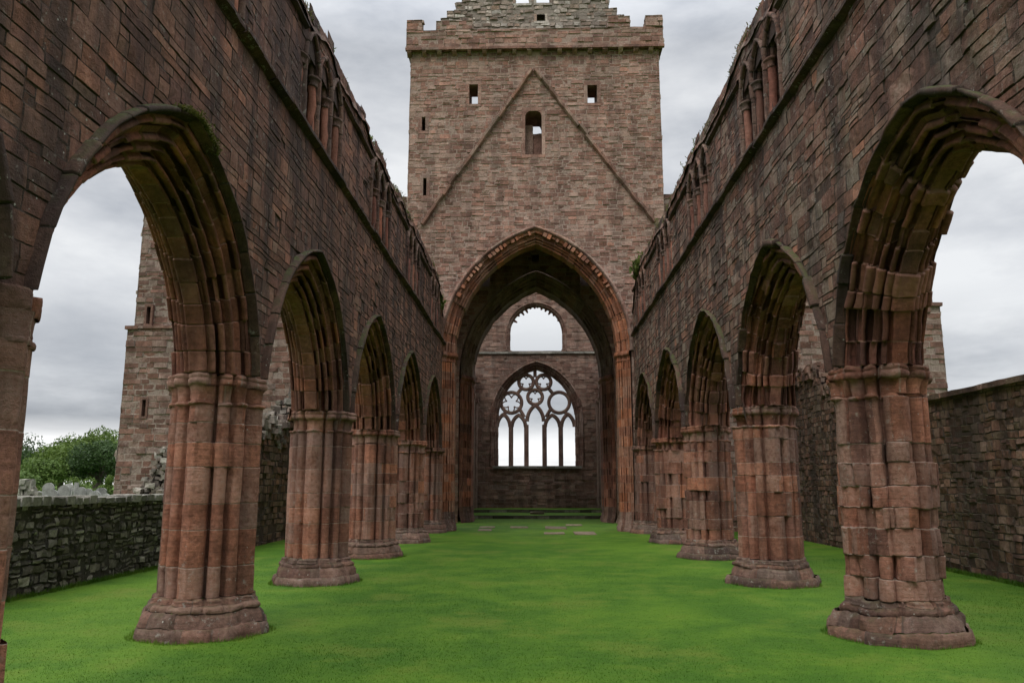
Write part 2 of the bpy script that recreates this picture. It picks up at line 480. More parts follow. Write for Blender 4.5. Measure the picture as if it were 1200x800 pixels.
def clip_polys(UV, D, F, T, polys):
    for poly in polys:
        poly = np.asarray(poly, float)
        lo, hi = poly.min(0), poly.max(0)
        m = np.all((UV > lo) & (UV < hi), 1)
        ins = np.zeros(len(UV), bool)
        idx = np.nonzero(m)[0]
        if len(idx) == 0: continue
        ins[idx] = inside_poly(UV[idx], poly)
        fi = ins[F]
        F = F[~fi.all(1)]; T = T[~fi.all(1)]
        idx = np.nonzero(ins)[0]
        if len(idx): UV[idx] = nearest_on_poly(UV[idx], poly)
    return UV, D, F, T

# ------------------------------------------------------------------ pointed arches
def arch_curve(a, c, w, zs, n=24, dr=0.):
    """full pointed curve (u,z) from left springing to right springing"""
    Rr = math.hypot(a + c, dr) + w
    am = math.acos(min(1, c / Rr))
    al = np.linspace(math.asin(dr / Rr), am, n)
    r = np.stack([-c + Rr * np.cos(al), zs - dr + Rr * np.sin(al)], 1)
    l = r.copy(); l[:, 0] *= -1
    return np.concatenate([l, r[::-1][1:]])

def arch_poly(cu, a, c, w, zs, zb, n=24, dr=0.):
    p = arch_curve(a, c, w, zs, n, dr)
    p = np.concatenate([[[p[0, 0], zb]], p, [[p[-1, 0], zb]]])
    p[:, 0] += cu
    return p

def moulded(segs, S, E, nper=7):
    """moulded profile between two points of the splay; segs: (kind, length share, size)"""
    S = np.array(S, float); E = np.array(E, float)
    d = E - S; L = np.linalg.norm(d); d /= L
    nrm = np.array([d[1], -d[0]])
    tot = sum(s[1] for s in segs)
    pts, band = [], []
    x = 0
    for bi, (k, sh, sz) in enumerate(segs):
        w = sh / tot * L
        ph = np.linspace(0, 1, nper)
        if k == 'roll': dd = np.sqrt(np.maximum(0, 1 - (2 * ph - 1) ** 2)) * sz
        elif k == 'hollow': dd = -np.sqrt(np.maximum(0, 1 - (2 * ph - 1) ** 2)) * sz
        elif k == 'step': dd = np.where((ph > .02) & (ph < .98), sz, 0)
        else: dd = np.zeros(nper)
        for p, q in zip(ph, dd):
            pts.append(S + d * (x + p * w) + nrm * q); band.append(bi)
        x += w
    return np.array(pts), np.array(band)

def full_profile(T, W, segs, hood=.1, hoodw=.14, mid=.10, back=True, nper=7):
    """profile (t, w) from the near wall face to the far one, mirrored about the middle"""
    hd = []
    if hood > 0:
        hd = [(0.02, W + hoodw), (-hood * .6, W + hoodw), (-hood, W + hoodw * .7), (-hood, W + hoodw * .35), (-hood * .35, W + .03), (.01, W)]
    pts, band = moulded(segs, (.0, W), (T / 2 - mid, 0), nper)
    p = np.array([tuple(x) for x in hd] + [tuple(x) for x in pts])
    b = np.array([0] * len(hd) + [x + 1 for x in band])
    if back:
        q = p[::-1].copy(); q[:, 0] = T - q[:, 0]
        p = np.concatenate([p, q]); b = np.concatenate([b, b[::-1]])
    return p, b

def normals2(p, closed=False):
    if closed:
        d = np.roll(p, -1, 0) - np.roll(p, 1, 0)
    else:
        d = np.gradient(p, axis=0)
    n = np.stack([d[:, 1], -d[:, 0]], 1)
    return n / (np.linalg.norm(n, axis=1)[:, None] + 1e-9)

def arch_sweep(mb, mp, cu, a, c, zs, prof, band, vl=.32, j=.012, amp=.008, seed=0, sub=3, jitter=.006, sides=(-1, 1), tintf=None, drop=0., zjamb=None, worn=0.):
    rs = random.Random(seed)
    nrm = normals2(prof)           # points out of the stone, towards the opening
    t, w = prof[:, 0], prof[:, 1]
    R0 = math.hypot(a + c, drop)
    RR = R0 + w
    am = np.arccos(np.clip(c / RR, -1, 1))
    L = (a + c) * am.min()
    nv = max(3, int(round(L / vl)))
    for sd in sides:
        cuts = np.linspace(0, 1, nv + 1)
        cuts[1:-1] += np.array([rs.uniform(-.2, .2) / nv for _ in range(nv - 1)])
        segs = [(cuts[i], cuts[i + 1], 0) for i in range(nv)]
        if zjamb is not None:
            zc = [zjamb]
            while zc[-1] < zs - .5: zc.append(zc[-1] + rs.uniform(.3, .5))
            zc.append(zs)
            segs = [(zc[i], zc[i + 1], 1) for i in range(len(zc) - 1)] + segs
        for (s0, s1, jb) in segs:
            gap = (.012 / L) if not jb else .012
            ss = np.concatenate([[s0, s0 + gap], np.linspace(s0 + gap * 2.5, s1 - gap * 2.5, sub + 1), [s1 - gap, s1]])
            o = rs.gauss(0, jitter)
            nb = band.max() + 1
            ob = np.array([rs.gauss(0, jitter * .7) - (rs.uniform(.02, .07) if rs.random() < worn else 0) for _ in range(nb)])[band]
            rec = np.concatenate([np.full((1, len(t)), j), np.tile(-o - ob, (sub + 3, 1)), np.full((1, len(t)), j)])
            tt = t[None] - nrm[None, :, 0] * rec
            ww = w[None] - nrm[None, :, 1] * rec
            if jb:
                u = sd * (a + ww); z = np.repeat(ss[:, None], len(t), 1)
            else:
                R2 = R0 + ww
                am2 = np.arccos(np.clip(c / R2, -1, 1)); am1 = np.arcsin(drop / R2)
                al = am1 + ss[:, None] * (am2 - am1)
                u = sd * (-c + R2 * np.cos(al)); z = zs - drop + R2 * np.sin(al)
            V = mp((cu + u).ravel(), z.ravel(), -tt.ravel())
            V = V + vecnoise(V, 3.2, amp, seed, 3)
            V = V.reshape(len(ss), len(t), 3)
            bt = np.array([[rs.random(), rs.random(), rs.random()] for _ in range(nb)])
            base = np.array([rs.random(), rs.random(), rs.random()])
            ft = np.empty((len(ss) - 1, len(t) - 1, 4))
            ft[..., :3] = (.65 * base + .35 * bt[band[:-1]])[None]
            ft[..., 3] = 0
            ft[0, :, 3] = .9; ft[-1, :, 3] = .9
            mb.grid(V, ft)

# ------------------------------------------------------------------ courses on a plan outline
def course(mb, pA, pB, z0, z1, rs, j=.012, e=.014, amp=.01, seed=0, closed=True, sectors=8, sub=2, offs=.006, prof=None):
    """one course of stones: plan outlines pA (bottom) -> pB (top)"""
    n = len(pA)
    zz = np.concatenate([[0, e], np.linspace(e * 3, (z1 - z0) - e * 3, sub + 1), [z1 - z0 - e, z1 - z0]]) / (z1 - z0)
    nA = normals2(pA, closed)
    cuts = sorted(rs.sample(range(n), min(sectors, n)))
    sec = np.searchsorted(cuts, np.arange(n), side='right') % max(1, len(cuts))
    so = np.array([rs.gauss(0, offs) for _ in range(len(cuts) + 1)])
    dj = so[sec]
    dj[cuts] = -j * 1.1
    rows = []
    for k, f in enumerate(zz):
        p = pA * (1 - f) + pB * f
        off = np.where(True, dj, 0)
        if k == 0 or k == len(zz) - 1: off = np.full(n, -j)
        rows.append(np.concatenate([p + nA * off[:, None], np.full((n, 1), z0 + f * (z1 - z0))], 1))
    V = np.stack(rows)
    P = V.reshape(-1, 3)
    P = P + vecnoise(P, 3.0, amp, seed, 3)
    V = P.reshape(V.shape)
    bt = np.array([[rs.random(), rs.random(), rs.random(), 0] for _ in range(len(cuts) + 1)])
    m = n if closed else n - 1
    ft = np.tile(bt[sec][:m][None], (len(zz) - 1, 1, 1))
    ft[0, :, 3] = 1; ft[-1, :, 3] = 1
    mb.grid(V, ft, closed=closed)

NPH = 240
PHI = np.linspace(0, 2 * np.pi, NPH, endpoint=False)
def lobe_radius(core, lobes):
    r = np.full(NPH, core)
    for (ang, dist, rad) in lobes:
        d = (PHI - ang + np.pi) % (2 * np.pi) - np.pi
        s = rad ** 2 - (dist * np.sin(d)) ** 2
        rr = np.where((s > 0) & (np.abs(d) < np.pi / 2), dist * np.cos(d) + np.sqrt(np.maximum(s, 0)), 0)
        r = np.maximum(r, rr)
    return r
LOBES = []
for k in range(4):
    a = k * math.pi / 2
    LOBES += [(a, .495, .165), (a, .635, .042), (a + R_(32.5), .525, .085), (a + R_(57.5), .525, .085)]
LOBED = lobe_radius(.36, LOBES)
def polyg(n, R, rot=0):
    d = (PHI - rot + np.pi / n) % (2 * np.pi / n) - np.pi / n
    return R * math.cos(math.pi / n) / np.cos(d)
OCT = .85 * polyg(8, 1.04, R_(22.5)) + .15 * np.ones(NPH)
def polar(cx, cy, r):
    # anticlockwise order; normals2 points outwards
    return np.stack([cx + r * np.cos(PHI), cy + r * np.sin(PHI)], 1)

def make_pier(cx, cy, zs, seed, label, wear=.15, parent=None, name='arcade_pier', flare=1.0, capk=1.0):
    rs = random.Random(seed)
    if parent is None:
        t = thing(name, label, 'pier', (cx, cy, 0), 'piers of the two nave arcades')
    else:
        t = parent
    mb = MB()
    z = .50
    top = zs - .40
    while z < top - .02:
        h = rs.uniform(.26, .5)
        if top - (z + h) < .22: h = top - z
        r = LOBED.copy()
        # stones that were replaced by plain blocks or lost their shafts
        k = 0
        nsec = 9
        cuts = np.sort(np.array([rs.uniform(0, 2 * np.pi) for _ in range(nsec)]))
        for i in range(nsec):
            if rs.random() < wear:
                a0, a1 = cuts[i], cuts[(i + 1) % nsec]
                if a1 < a0: a1 += 2 * np.pi
                m = ((PHI - a0) % (2 * np.pi)) < (a1 - a0)
                mid = (a0 + a1) / 2
                d = (PHI[m] - mid + np.pi) % (2 * np.pi) - np.pi
                flat = rs.uniform(.58, .63) / np.maximum(.85, np.cos(d * .5))
                kf = rs.uniform(.55, .92)
                r[m] = np.minimum(.655, r[m] * (1 - kf) + flat * kf)
        r = r * (1 + (.002 + .008 * wear) * rs.gauss(0, 1))
        p = polar(cx, cy, r)
        course(mb, p, p, z, z + h, rs, j=.004 + .008 * wear, e=.006, amp=.008 + .03 * wear, seed=seed, sectors=int(7 + wear * 9), sub=4, offs=.002 + wear * .012)
        z += h
    mb.build('shaft' if parent is None else 'pier_shaft', M['pier'], t, smooth=True)
    # base: spreading plinth courses with a roll at the neck
    mb = MB()
    def mixr(R, k): return R * (k * OCT + (1 - k) * LOBED / .665)
    prof = [(-.12, .99, 1.), (.05, .985, 1.), (.135, .95, 1.), (.15, .90, 1.), (.26, .86, .95), (.30, .83, .9), (.335, .80, .85), (.36, .805, .8), (.40, .79, .75),
            (.425, .735, .65), (.455, .70, .6), (.475, .715, .5), (.49, .70, .4), (.505, .665, .2)]
    grp = [(0, 3), (3, 6), (6, 9), (9, 13)]
    for (i0, i1) in grp:
        # each base course: its rings with its own joints
        ncut = rs.randint(7, 10)
        cuts = sorted(rs.sample(range(NPH), ncut))
        sec = np.searchsorted(cuts, np.arange(NPH), side='right') % ncut
        so = np.array([rs.gauss(0, .014 + .02 * wear) for _ in range(ncut)])
        rows = []
        fl = rs.gauss(0, .02)
        for q in range(i0, i1 + 1):
            zz, R, k = prof[q]
            r = mixr(R * (1 + (flare - 1) * (R - .66) / .33), k) + so[sec] + fl * (R - .66) / .3
            r[cuts] -= .016
            if q in (i0, i1): r = r - .008
            rows.append(np.concatenate([polar(cx, cy, r), np.full((NPH, 1), zz)], 1))
        V = np.stack(rows); P = V.reshape(-1, 3)
        P = P + vecnoise(P, 22, .007, seed + 15, 2); P = P + vecnoise(P, 2.6, .036 + .03 * wear, seed + 5, 3); P = P + vecnoise(P, 9, .014, seed + 6, 2)
        bt = np.array([[rs.random(), rs.random(), rs.random(), 0] for _ in range(ncut)])
        ft = np.tile(bt[sec][None], (i1 - i0, 1, 1)); ft[:, cuts, 3] = .6
        mb.grid(P.reshape(V.shape), ft, closed=True)
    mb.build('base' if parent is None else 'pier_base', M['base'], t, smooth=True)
    # capital: necking roll, bell and heavy abacus
    mb = MB()
    cp = [(-.43, .655, .05), (-.415, .685, .1), (-.39, .69, .1), (-.375, .65, .1), (-.30, .652, .15), (-.20, .665, .2), (-.165, .685, .3), (-.155, .715, .35),
          (-.12, .735, .4), (-.07, .735, .4), (-.05, .71, .4), (-.035, .73, .4), (.0, .72, .4), (.02, .68, .4), (.03, .40, .4)]
    for (i0, i1) in ((0, 3), (3, 6), (6, 14)):
        ncut = rs.randint(5, 8); cuts = sorted(rs.sample(range(NPH), ncut)); sec = np.searchsorted(cuts, np.arange(NPH), side='right') % ncut
        so = np.array([rs.gauss(0, .010) - (rs.uniform(.03, .09) if rs.random() < .12 + wear * .5 else 0) for _ in range(ncut)])
        rows = []
        for q in range(i0, i1 + 1):
            dz, R, k = cp[q]
            r = mixr(R if R < .5 else .66 + (R - .66) * capk, k) + so[sec]; r[cuts] -= .012
            rows.append(np.concatenate([polar(cx, cy, r), np.full((NPH, 1), zs + dz)], 1))
        V = np.stack(rows); P = V.reshape(-1, 3)
        P = P + vecnoise(P, 4, .024 + .03 * wear, seed + 8, 3); P = P + vecnoise(P, 11, .012, seed + 12, 2)
        bt = np.array([[rs.random(), rs.random(), rs.random(), 0] for _ in range(ncut)])
        ft = np.tile(bt[sec][None], (i1 - i0, 1, 1)); ft[:, cuts, 3] = .5
        mb.grid(P.reshape(V.shape), ft, closed=True)
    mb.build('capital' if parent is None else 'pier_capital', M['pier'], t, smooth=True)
    return t

# ================================================================== THE PLACE
BAY = 5.75
PY = [5.97] + [5.65 + BAY * i for i in range(1, 6)]         # pier centres along the nave
LX, RX = -4.62, 4.90                             # arcade lines
LF, RF = -4.08, 4.36                             # inner wall faces
TH = 1.12
SEGS = [('step', .06, -.03), ('roll', .12, .06), ('hollow', .09, .11), ('flat', .16, 0), ('roll', .13, .075), ('hollow', .11, .17), ('roll', .12, .07), ('hollow', .11, .17), ('roll', .12, .07), ('hollow', .08, .09), ('roll', .08, .04)]

def moss_tufts(mb, pts, n, size, spread, up=1., seed=0, wid=.12):
    """many small leaf blades round the given points"""
    r = np.random.default_rng(seed)
    pts = np.asarray(pts, float)
    c = pts[r.integers(0, len(pts), n)] + r.normal(0, 1, (n, 3)) * np.array(spread)
    az = r.uniform(0, 2 * np.pi, n); el = r.uniform(.2, 1.5, n)
    d = np.stack([np.cos(az) * np.cos(el), np.sin(az) * np.cos(el), np.sin(el) * up], 1)
    L = size * r.uniform(.5, 1.3, n)
    s = np.stack([-np.sin(az), np.cos(az), np.zeros(n)], 1) * (L * wid)[:, None]
    a = c - s; b = c + s
    m = c + d * (L * .6)[:, None]
    tip = c + d * L[:, None] + np.array([0, 0, -1]) * (L * .12)[:, None]
    V = np.stack([a, b, m + s * 1.2, tip, m - s * 1.2], 1).reshape(-1, 3)
    k = np.arange(n)[:, None] * 5
    F1 = np.concatenate([k, k + 1, k + 2, k + 4], 1); F2 = np.concatenate([k + 4, k + 2, k + 3], 1)
    t = np.stack([r.random(n), r.random(n), r.random(n), np.zeros(n)], 1)
    n0 = mb.n
    mb.v.append(V); mb.f.append((F1 + n0, t)); mb.f.append((F2 + n0, t)); mb.n += len(V)

def nave_wall(side, zs, zstr, ztop, label, seed, mat, amp, jit):
    xf = LF if side < 0 else RF
    sg = -1 if side < 0 else 1
    root = thing('nave_wall', label, 'wall', (xf + sg * TH / 2, 14.0, 0))
    mp = lambda u, z, d: np.stack([xf - sg * d, u, z], 1)             # d>0 towards the nave
    mpb = lambda u, z, d: np.stack([xf + sg * (TH + d), u, z], 1)
    A, Cc, W, DR = 2.05, .58, .54, .44
    prof, band = full_profile(TH, W, SEGS, hood=.11, hoodw=.075, mid=.07)
    mids = [3.06] + [(PY[k] + PY[k + 1]) / 2 for k in range(5)]
    AA = [A + .05, A - .03] + [A] * 4
    polys = [arch_poly(m, a_, Cc, W + .06, zs, zs - .3, 24, DR) for m, a_ in zip(mids, AA)]
    # clerestory lancets
    la, lc, lzs = .29, .34, zstr + 1.33
    lanc = []
    for m in mids[1:]:
        for q in (-1, 0, 1): lanc.append((m + q * .86, m))
    lpol = [arch_poly(u, la, lc, .06, lzs, zstr + .16, 10) for u, _ in lanc]
    y0, y1 = -1.0, 34.6
    def top(u):
        q = np.array([[u * .9, seed * 1.7, 0.]])
        return ztop + float(fbm(q, seed, 2)[0]) * .28 - max(0, (u - 32.8)) * .75
    keep = lambda u, v: v < top(u)
    rf = 1. if side < 0 else 1.2
    mb = MB()
    masonry(mb, mp, y0, 17.5, zs, ztop + .5, (.10, .30), (.16, .62), seed, joint=.012, e=.009, step=.10, dvar=.004 * rf, rough=.009 * rf, polys=polys + lpol, keep=keep, tilt=.002 * rf, vsplit=.3, warp=.022, wfreq=2.2, missing=.012 * rf)
    masonry(mb, mp, 17.5, y1, zs, ztop + .5, (.10, .30), (.16, .62), seed + 1, joint=.016, e=.012, step=.18, dvar=.005 * rf, rough=.010 * rf, polys=polys + lpol, keep=keep, tilt=.003 * rf, vsplit=.3, warp=.022, wfreq=2.2, missing=.02 * rf)
    masonry(mb, mpb, y0, y1, zs, ztop + .5, (.22, .34), (.4, .8), seed + 2, joint=.02, e=.016, step=.3, dvar=.014, polys=polys, keep=keep)
    # broken east end and the rough wall head
    for e_ in (y1, y0):
        V = []
        mpe = lambda u, z, d: np.stack([xf + sg * u, np.full(len(u), e_) + (d if e_ == y1 else -d), z], 1)
        masonry(mb, mpe, 0, TH, 3.0, top(e_), (.22, .34), (.3, .6), seed + 7, dvar=.04, rough=.02)
    mb.build('masonry', mat, root)
    mb = MB()
    us = np.arange(y0, y1 + .01, .12)
    tt = np.linspace(-.05, TH + .05, 10)
    G = np.zeros((len(us), len(tt), 3))
    hh = np.array([top(u) for u in us])
    for j, t_ in enumerate(tt):
        G[:, j, 0] = xf + sg * t_; G[:, j, 1] = us; G[:, j, 2] = hh - .02
    P = G.reshape(-1, 3)
    edge = np.minimum(1, np.minimum(np.tile((tt + .05), len(us)), np.tile((TH + .05 - tt), len(us))) / .16)
    P[:, 2] += (-.30 + edge * .34) + np.abs(fbm(P * 2.2, seed + 20, 3)) * .34 * edge
    P[:, 0] += sg * (1 - edge) * .0
    P = P + vecnoise(P, 5, .03, seed + 22, 2)
    mb.grid(P.reshape(G.shape), np.stack([RNG.random((len(us) - 1, 9)), RNG.random((len(us) - 1, 9)), RNG.random((len(us) - 1, 9)), np.zeros((len(us) - 1, 9))], -1))
    mb.build('wall_head', M['aisle'], root)
    wall_tops[side] = top
    mb = MB(); r_ = np.random.default_rng(seed)
    uu = r_.uniform(4, y1, 900); tq = r_.uniform(-.02, .5, 900)
    keepu = fbm(np.stack([uu * .7, tq * 0, uu * 0], 1), seed + 30, 2) > -.15
    uu, tq = uu[keepu], tq[keepu]
    pts = np.stack([xf + sg * tq, uu, np.array([top(u) for u in uu]) + np.where(tq < .08, -.12, .08)], 1)
    moss_tufts(mb, pts, 6500, .085, (.03, .06, .05), seed=seed, wid=.10)
    mb.build('turf', M['turf'], root)
    # arches
    for i, m in enumerate(mids):
        mb = MB()
        arch_sweep(mb, mp, m, AA[i], Cc, zs + .02, prof[6:-6], band[6:-6], vl=.34, amp=amp, seed=seed + 40 + i, jitter=jit, j=.014, drop=DR, worn=.06 if side < 0 else .16)
        ar = mb.build('arch', M['arch'], root, smooth=True)
        mb = MB()
        hp = np.concatenate([prof[:6], [(.03, W), (.03, W + .075)]]); hb = np.zeros(len(hp), int)
        arch_sweep(mb, mp, m, AA[i], Cc, zs + .03, hp, hb, vl=.5, amp=amp * 1.2, seed=seed + 60 + i, jitter=jit, j=.014, drop=DR)
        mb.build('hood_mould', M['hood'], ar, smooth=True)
    # string course in lengths
    rs = random.Random(seed + 5)
    mb = MB()
    sp = np.array([(.0, .15), (-.03, .15), (-.10, .09), (-.12, .05), (-.12, .0), (-.07, -.03), (-.03, -.05), (0, -.06)])
    u = y0
    while u < y1:
        L = rs.uniform(.55, 1.1)
        us = np.array([u, u + .015, u + L * .35, u + L * .7, u + L - .015, u + L])
        o = rs.gauss(0, .012); oz = rs.gauss(0, .008)
        V = np.zeros((6, len(sp), 3))
        for k in range(6):
            s = .82 if k in (0, 5) else 1
            V[k, :, 0] = xf + sg * (sp[:, 0] * s) - sg * 0 + sg * o * (sp[:, 0] < -.01); V[k, :, 1] = us[k]; V[k, :, 2] = zstr + sp[:, 1] * s + oz
        P = V.reshape(-1, 3); P = P + vecnoise(P, 5, .018, seed, 3)
        mb.grid(P.reshape(V.shape), np.array([rs.random() * .6, rs.random() * .7, rs.random(), .0]))
        u += L
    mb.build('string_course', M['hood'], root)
    # clerestory string between the window groups, at capital level
    bounds = [(y0, mids[1] - 1.35)] + [(mids[k] + 1.35, mids[k + 1] - 1.35) for k in range(1, 5)] + [(mids[5] + 1.35, y1 - .6)]
    for (ua, ub) in bounds:
        mb = MB(); n = max(2, int((ub - ua) / .3)); us = np.linspace(ua, ub, n)
        V = np.zeros((n, len(sp), 3))
        for k in range(n):
            V[k, :, 0] = xf + sg * sp[:, 0] * .7; V[k, :, 1] = us[k]; V[k, :, 2] = lzs + .52 + sp[:, 1] * .7
        P = V.reshape(-1, 3); P = P + vecnoise(P, 4, .03, seed, 3)
        mb.grid(P.reshape(V.shape), np.array([.3, .3, .5, 0]))
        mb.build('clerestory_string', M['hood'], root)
    # window groups
    lp, lb = moulded([('step', .2, -.02), ('roll', .3, .035), ('hollow', .2, .03), ('roll', .3, .03)], (0, .10), (.32, 0), 6)
    hoodp = np.array([(.02, .19), (-.05, .19), (-.07, .15), (-.05, .11), (.0, .09)])
    lp = np.concatenate([hoodp, lp, [(.46, 0)]]); lb = np.concatenate([np.zeros(5, int), lb + 1, [lb.max() + 1]])
    for gi, m in enumerate(mids[1:]):
        mb = MB()
        for q in (-1, 0, 1):
            cu = m + q * .86
            arch_sweep(mb, mp, cu, la, lc, lzs, lp, lb, vl=.28, amp=.012, seed=seed + 90 + gi * 3 + q, sub=2, jitter=.005, zjamb=zstr + .15)
        win = mb.build('clerestory_window', M['base'], root, smooth=True)
        mb = MB()
        mpk = lambda u, z, d: np.stack([xf + sg * (.45 - d), u, z], 1)
        masonry(mb, mpk, m - 1.3, m + 1.3, zstr + .1, lzs + .75, (.2, .3), (.25, .5), seed + 77 + gi, dvar=.02, backing=True)
        mb.build('blocking', mat, win)
        for q in range(4):
            uu = m + (q - 1.5) * .86
            mb = MB(); rs2 = random.Random(seed * 10 + gi * 4 + q)
            for s_ in (-1, 1):
                cu = uu + s_ * .09
                cx_ = xf + sg * .075
                zc = np.linspace(zstr + .16, lzs - .17, 6)
                mb.tube(np.stack([np.full(6, cx_), np.full(6, cu), zc], 1) + RNG.normal(0, .008, (6, 3)), list(RNG.uniform(.066, .084, 6)), 10, (rs2.uniform(.5, 1), rs2.uniform(.5, 1), rs2.random(), 0))
            mb.build('shaft', M['arch'], win, smooth=True)
            mb = MB()
            ph = np.linspace(0, 2 * np.pi, 20, endpoint=False)
            rows = []
            for dz, rr in ((-.19, .09), (-.17, .115), (-.15, .10), (-.10, .105), (-.05, .125), (-.03, .15), (.0, .15), (.02, .11), (.03, .0)):
                rows.append(np.stack([xf + sg * .065 + rr * np.cos(ph) * .9, uu + (rr + .08) * np.sin(ph), np.full(20, lzs + dz)], 1))
            V = np.stack(rows); P = V.reshape(-1, 3); P = P + vecnoise(P, 9, .012, seed + q, 2)
            mb.grid(P.reshape(V.shape), np.array([rs2.random(), rs2.random() * .7, rs2.random(), 0]), closed=True)
            mb.build('capital', M['base'], win, smooth=True)
    return root

wall_tops = {}
ZL, ZR = 3.50, 3.58
WL = nave_wall(-1, ZL, 8.2, 10.75, 'dark roofless nave wall on the left, its near arch capped with green moss', 3, M['nave'], .012, .007)
WR = nave_wall(1, ZR, 8.45, 11.0, 'long roofless nave wall on the right with badly eroded arches and pale lichen streaks', 8, M['naver'], .034, .016)

llab = ['red sandstone clustered pier cut off by the left edge of the photo',
        'nearest whole clustered pier of the left arcade, spreading base beside the low rubble wall',
        'second whole pier of the left arcade, squat base and crisp reddish shafts',
        'third whole pier of the left arcade with a pale grey patch on its shafts',
        'fourth whole pier of the left arcade, half hidden behind the third',
        'last pier of the left arcade, standing against the tower crossing']
rlab = [None,
        'nearest pier of the right arcade, rough eroded blocks above a wide spreading base',
        'second pier from the front of the right arcade, on a crisp moulded base',
        'third pier from the front of the right arcade, crisp between two blockier piers',
        'fourth pier from the front of the right arcade, blocky and patched',
        'last pier of the right arcade, standing against the tower crossing']
wl = [.06, .09, .05, .05, .12, .15]
wr = [.5, .72, .16, .22, .5, .35]
for i in range(6):
    make_pier(LX, PY[i], ZL, 100 + i, llab[i], wl[i], flare=.93, capk=.15 if i == 0 else 1.)
    if i > 0: make_pier(RX, PY[i], ZR, 200 + i, rlab[i], wr[i], flare=.92 if i == 1 else .93)
    else: make_pier(RX, PY[i], ZR, 200, None, wr[i], parent=WR)

# ------------------------------------------------------------------ crossing tower
TY, TT = 35.0, 1.7
TX0, TX1 = -5.87, 6.0
TC = .06
ZT = 7.85
tower = thing('crossing_tower', 'square red sandstone tower rising over the crossing, with gable scar and battlements', 'tower', (TC, TY, 0))
mpT = lambda u, z, d: np.stack([u, TY - d, z], 1)
def plane_x(x, sg):
    return lambda u, z, d: np.stack([np.full(len(u), x) + sg * d, u, z], 1)
def plane_y(y, sg):
    return lambda u, z, d: np.stack([u, np.full(len(u), y) + sg * d, z], 1)
TA, TCc, TW = 3.68, 1.72, .52
HT = 22.45
# windows in the west face: (x0, x1, z0, z1)
wins = [(-3.04, -2.62, 19.73, 20.73), (2.57, 3.03, 19.70, 20.60), (-.38, .40, 17.15, 19.34), (-5.28, -5.10, 18.4, 19.1), (-5.15, -4.99, 15.2, 16.05)]
bwins = [(a, b_, c, d + (1.0 if i < 2 else 0)) for i, (a, b_, c, d) in enumerate(wins)]
mb = MB()
polyW = arch_poly(TC, TA, TCc, TW + .06, ZT, -.2, 40)
masonry(mb, mpT, TX0, TX1, 0, HT, (.12, .25), (.18, .56), 301, joint=.018, e=.016, step=.18, dvar=.012, rough=.008, holes=wins, polys=[polyW], tilt=.012, vsplit=.1, warp=.035, wfreq=.8, missing=.02)
mb.build('west_face', M['tower'], tower)
mb = MB()
TD = 11.6
sidef = (.16, .3), (.4, .9)
SM = TY + TD / 2 + .1
polyS = arch_poly(SM, 3.2, 1.7, .0, ZT, -.2, 30)
masonry(mb, plane_x(TX0, -1), TY, TY + TD, 0, HT, *sidef, 302, step=.4, polys=[polyS], joint=.022, e=.016, dvar=.016, rough=.008)
masonry(mb, plane_x(TX1, 1), TY, TY + TD, 0, HT, *sidef, 303, step=.4, polys=[polyS], joint=.022, e=.016, dvar=.016, rough=.008)
# inner faces
masonry(mb, plane_x(TX0 + 1.6, 1), TY + 1.0, TY + TD, 0, 21.6, *sidef, 304, step=.4, polys=[polyS])
masonry(mb, plane_x(TX1 - 1.6, -1), TY + 1.0, TY + TD, 0, 21.6, *sidef, 305, step=.4, polys=[polyS])
EY = 42.6
polyE = arch_poly(.12, 3.62, 2.0, TW + .06, ZT - .05, -.2, 40)
eh = [(-.12, .28, 14.15, 14.55), (-2.95, -2.45, 12.75, 13.55), (2.55, 3.05, 12.75, 13.55), (.06, .40, 20.0, 20.75)]
masonry(mb, plane_y(EY, -1), TX0 + 1.6, TX1 - 1.6, 0, 21.5, (.16, .3), (.3, .8), 306, step=.25, holes=eh, polys=[polyE], dvar=.016)
masonry(mb, plane_y(TY + TD, 1), TX0, TX1, 0, 21.5, *sidef, 307, step=.4, polys=[polyE], holes=[eh[3]])
masonry(mb, plane_y(TY + TT, 1), TX0 + 1.6, TX1 - 1.6, 0, HT, *sidef, 308, step=.4, polys=[polyW], holes=bwins)
mb.build('inner_and_side_faces', M['tower'], tower)
flat = np.stack([np.linspace(0, 1.6, 7), np.zeros(7)], 1)
for (x_, s_) in ((TX0, -1), (TX1, 1)):
    mb = MB()
    arch_sweep(mb, plane_x(x_, s_), SM, 3.2, 1.7, ZT, flat, np.arange(7), vl=.5, amp=.012, seed=333, zjamb=0.)
    mb.build('side_arch', M['tower'], tower, smooth=True)
# reveals of the west windows and slits, dressed frames
for (a, b_, c, d) in wins:
    mb = MB()
    y0_, y1_ = TY - .005, TY + TT
    for (lo, hi) in (((a - .16, y0_, c), (a, y1_, d)), ((b_, y0_, c), (b_ + .16, y1_, d)), ((a - .16, y0_, d), (b_ + .16, TY + (1.25 if d > 19.5 else TT), d + .18)), ((a - .16, y0_, c - .14), (b_ + .16, y1_, c))):
        k = RNG.random(4); k[3] = 0
        mb.box((lo[0], lo[1] - RNG.uniform(.005, .02), lo[2]), hi, k)
    mb.build('window_frame', M['tower'], tower)
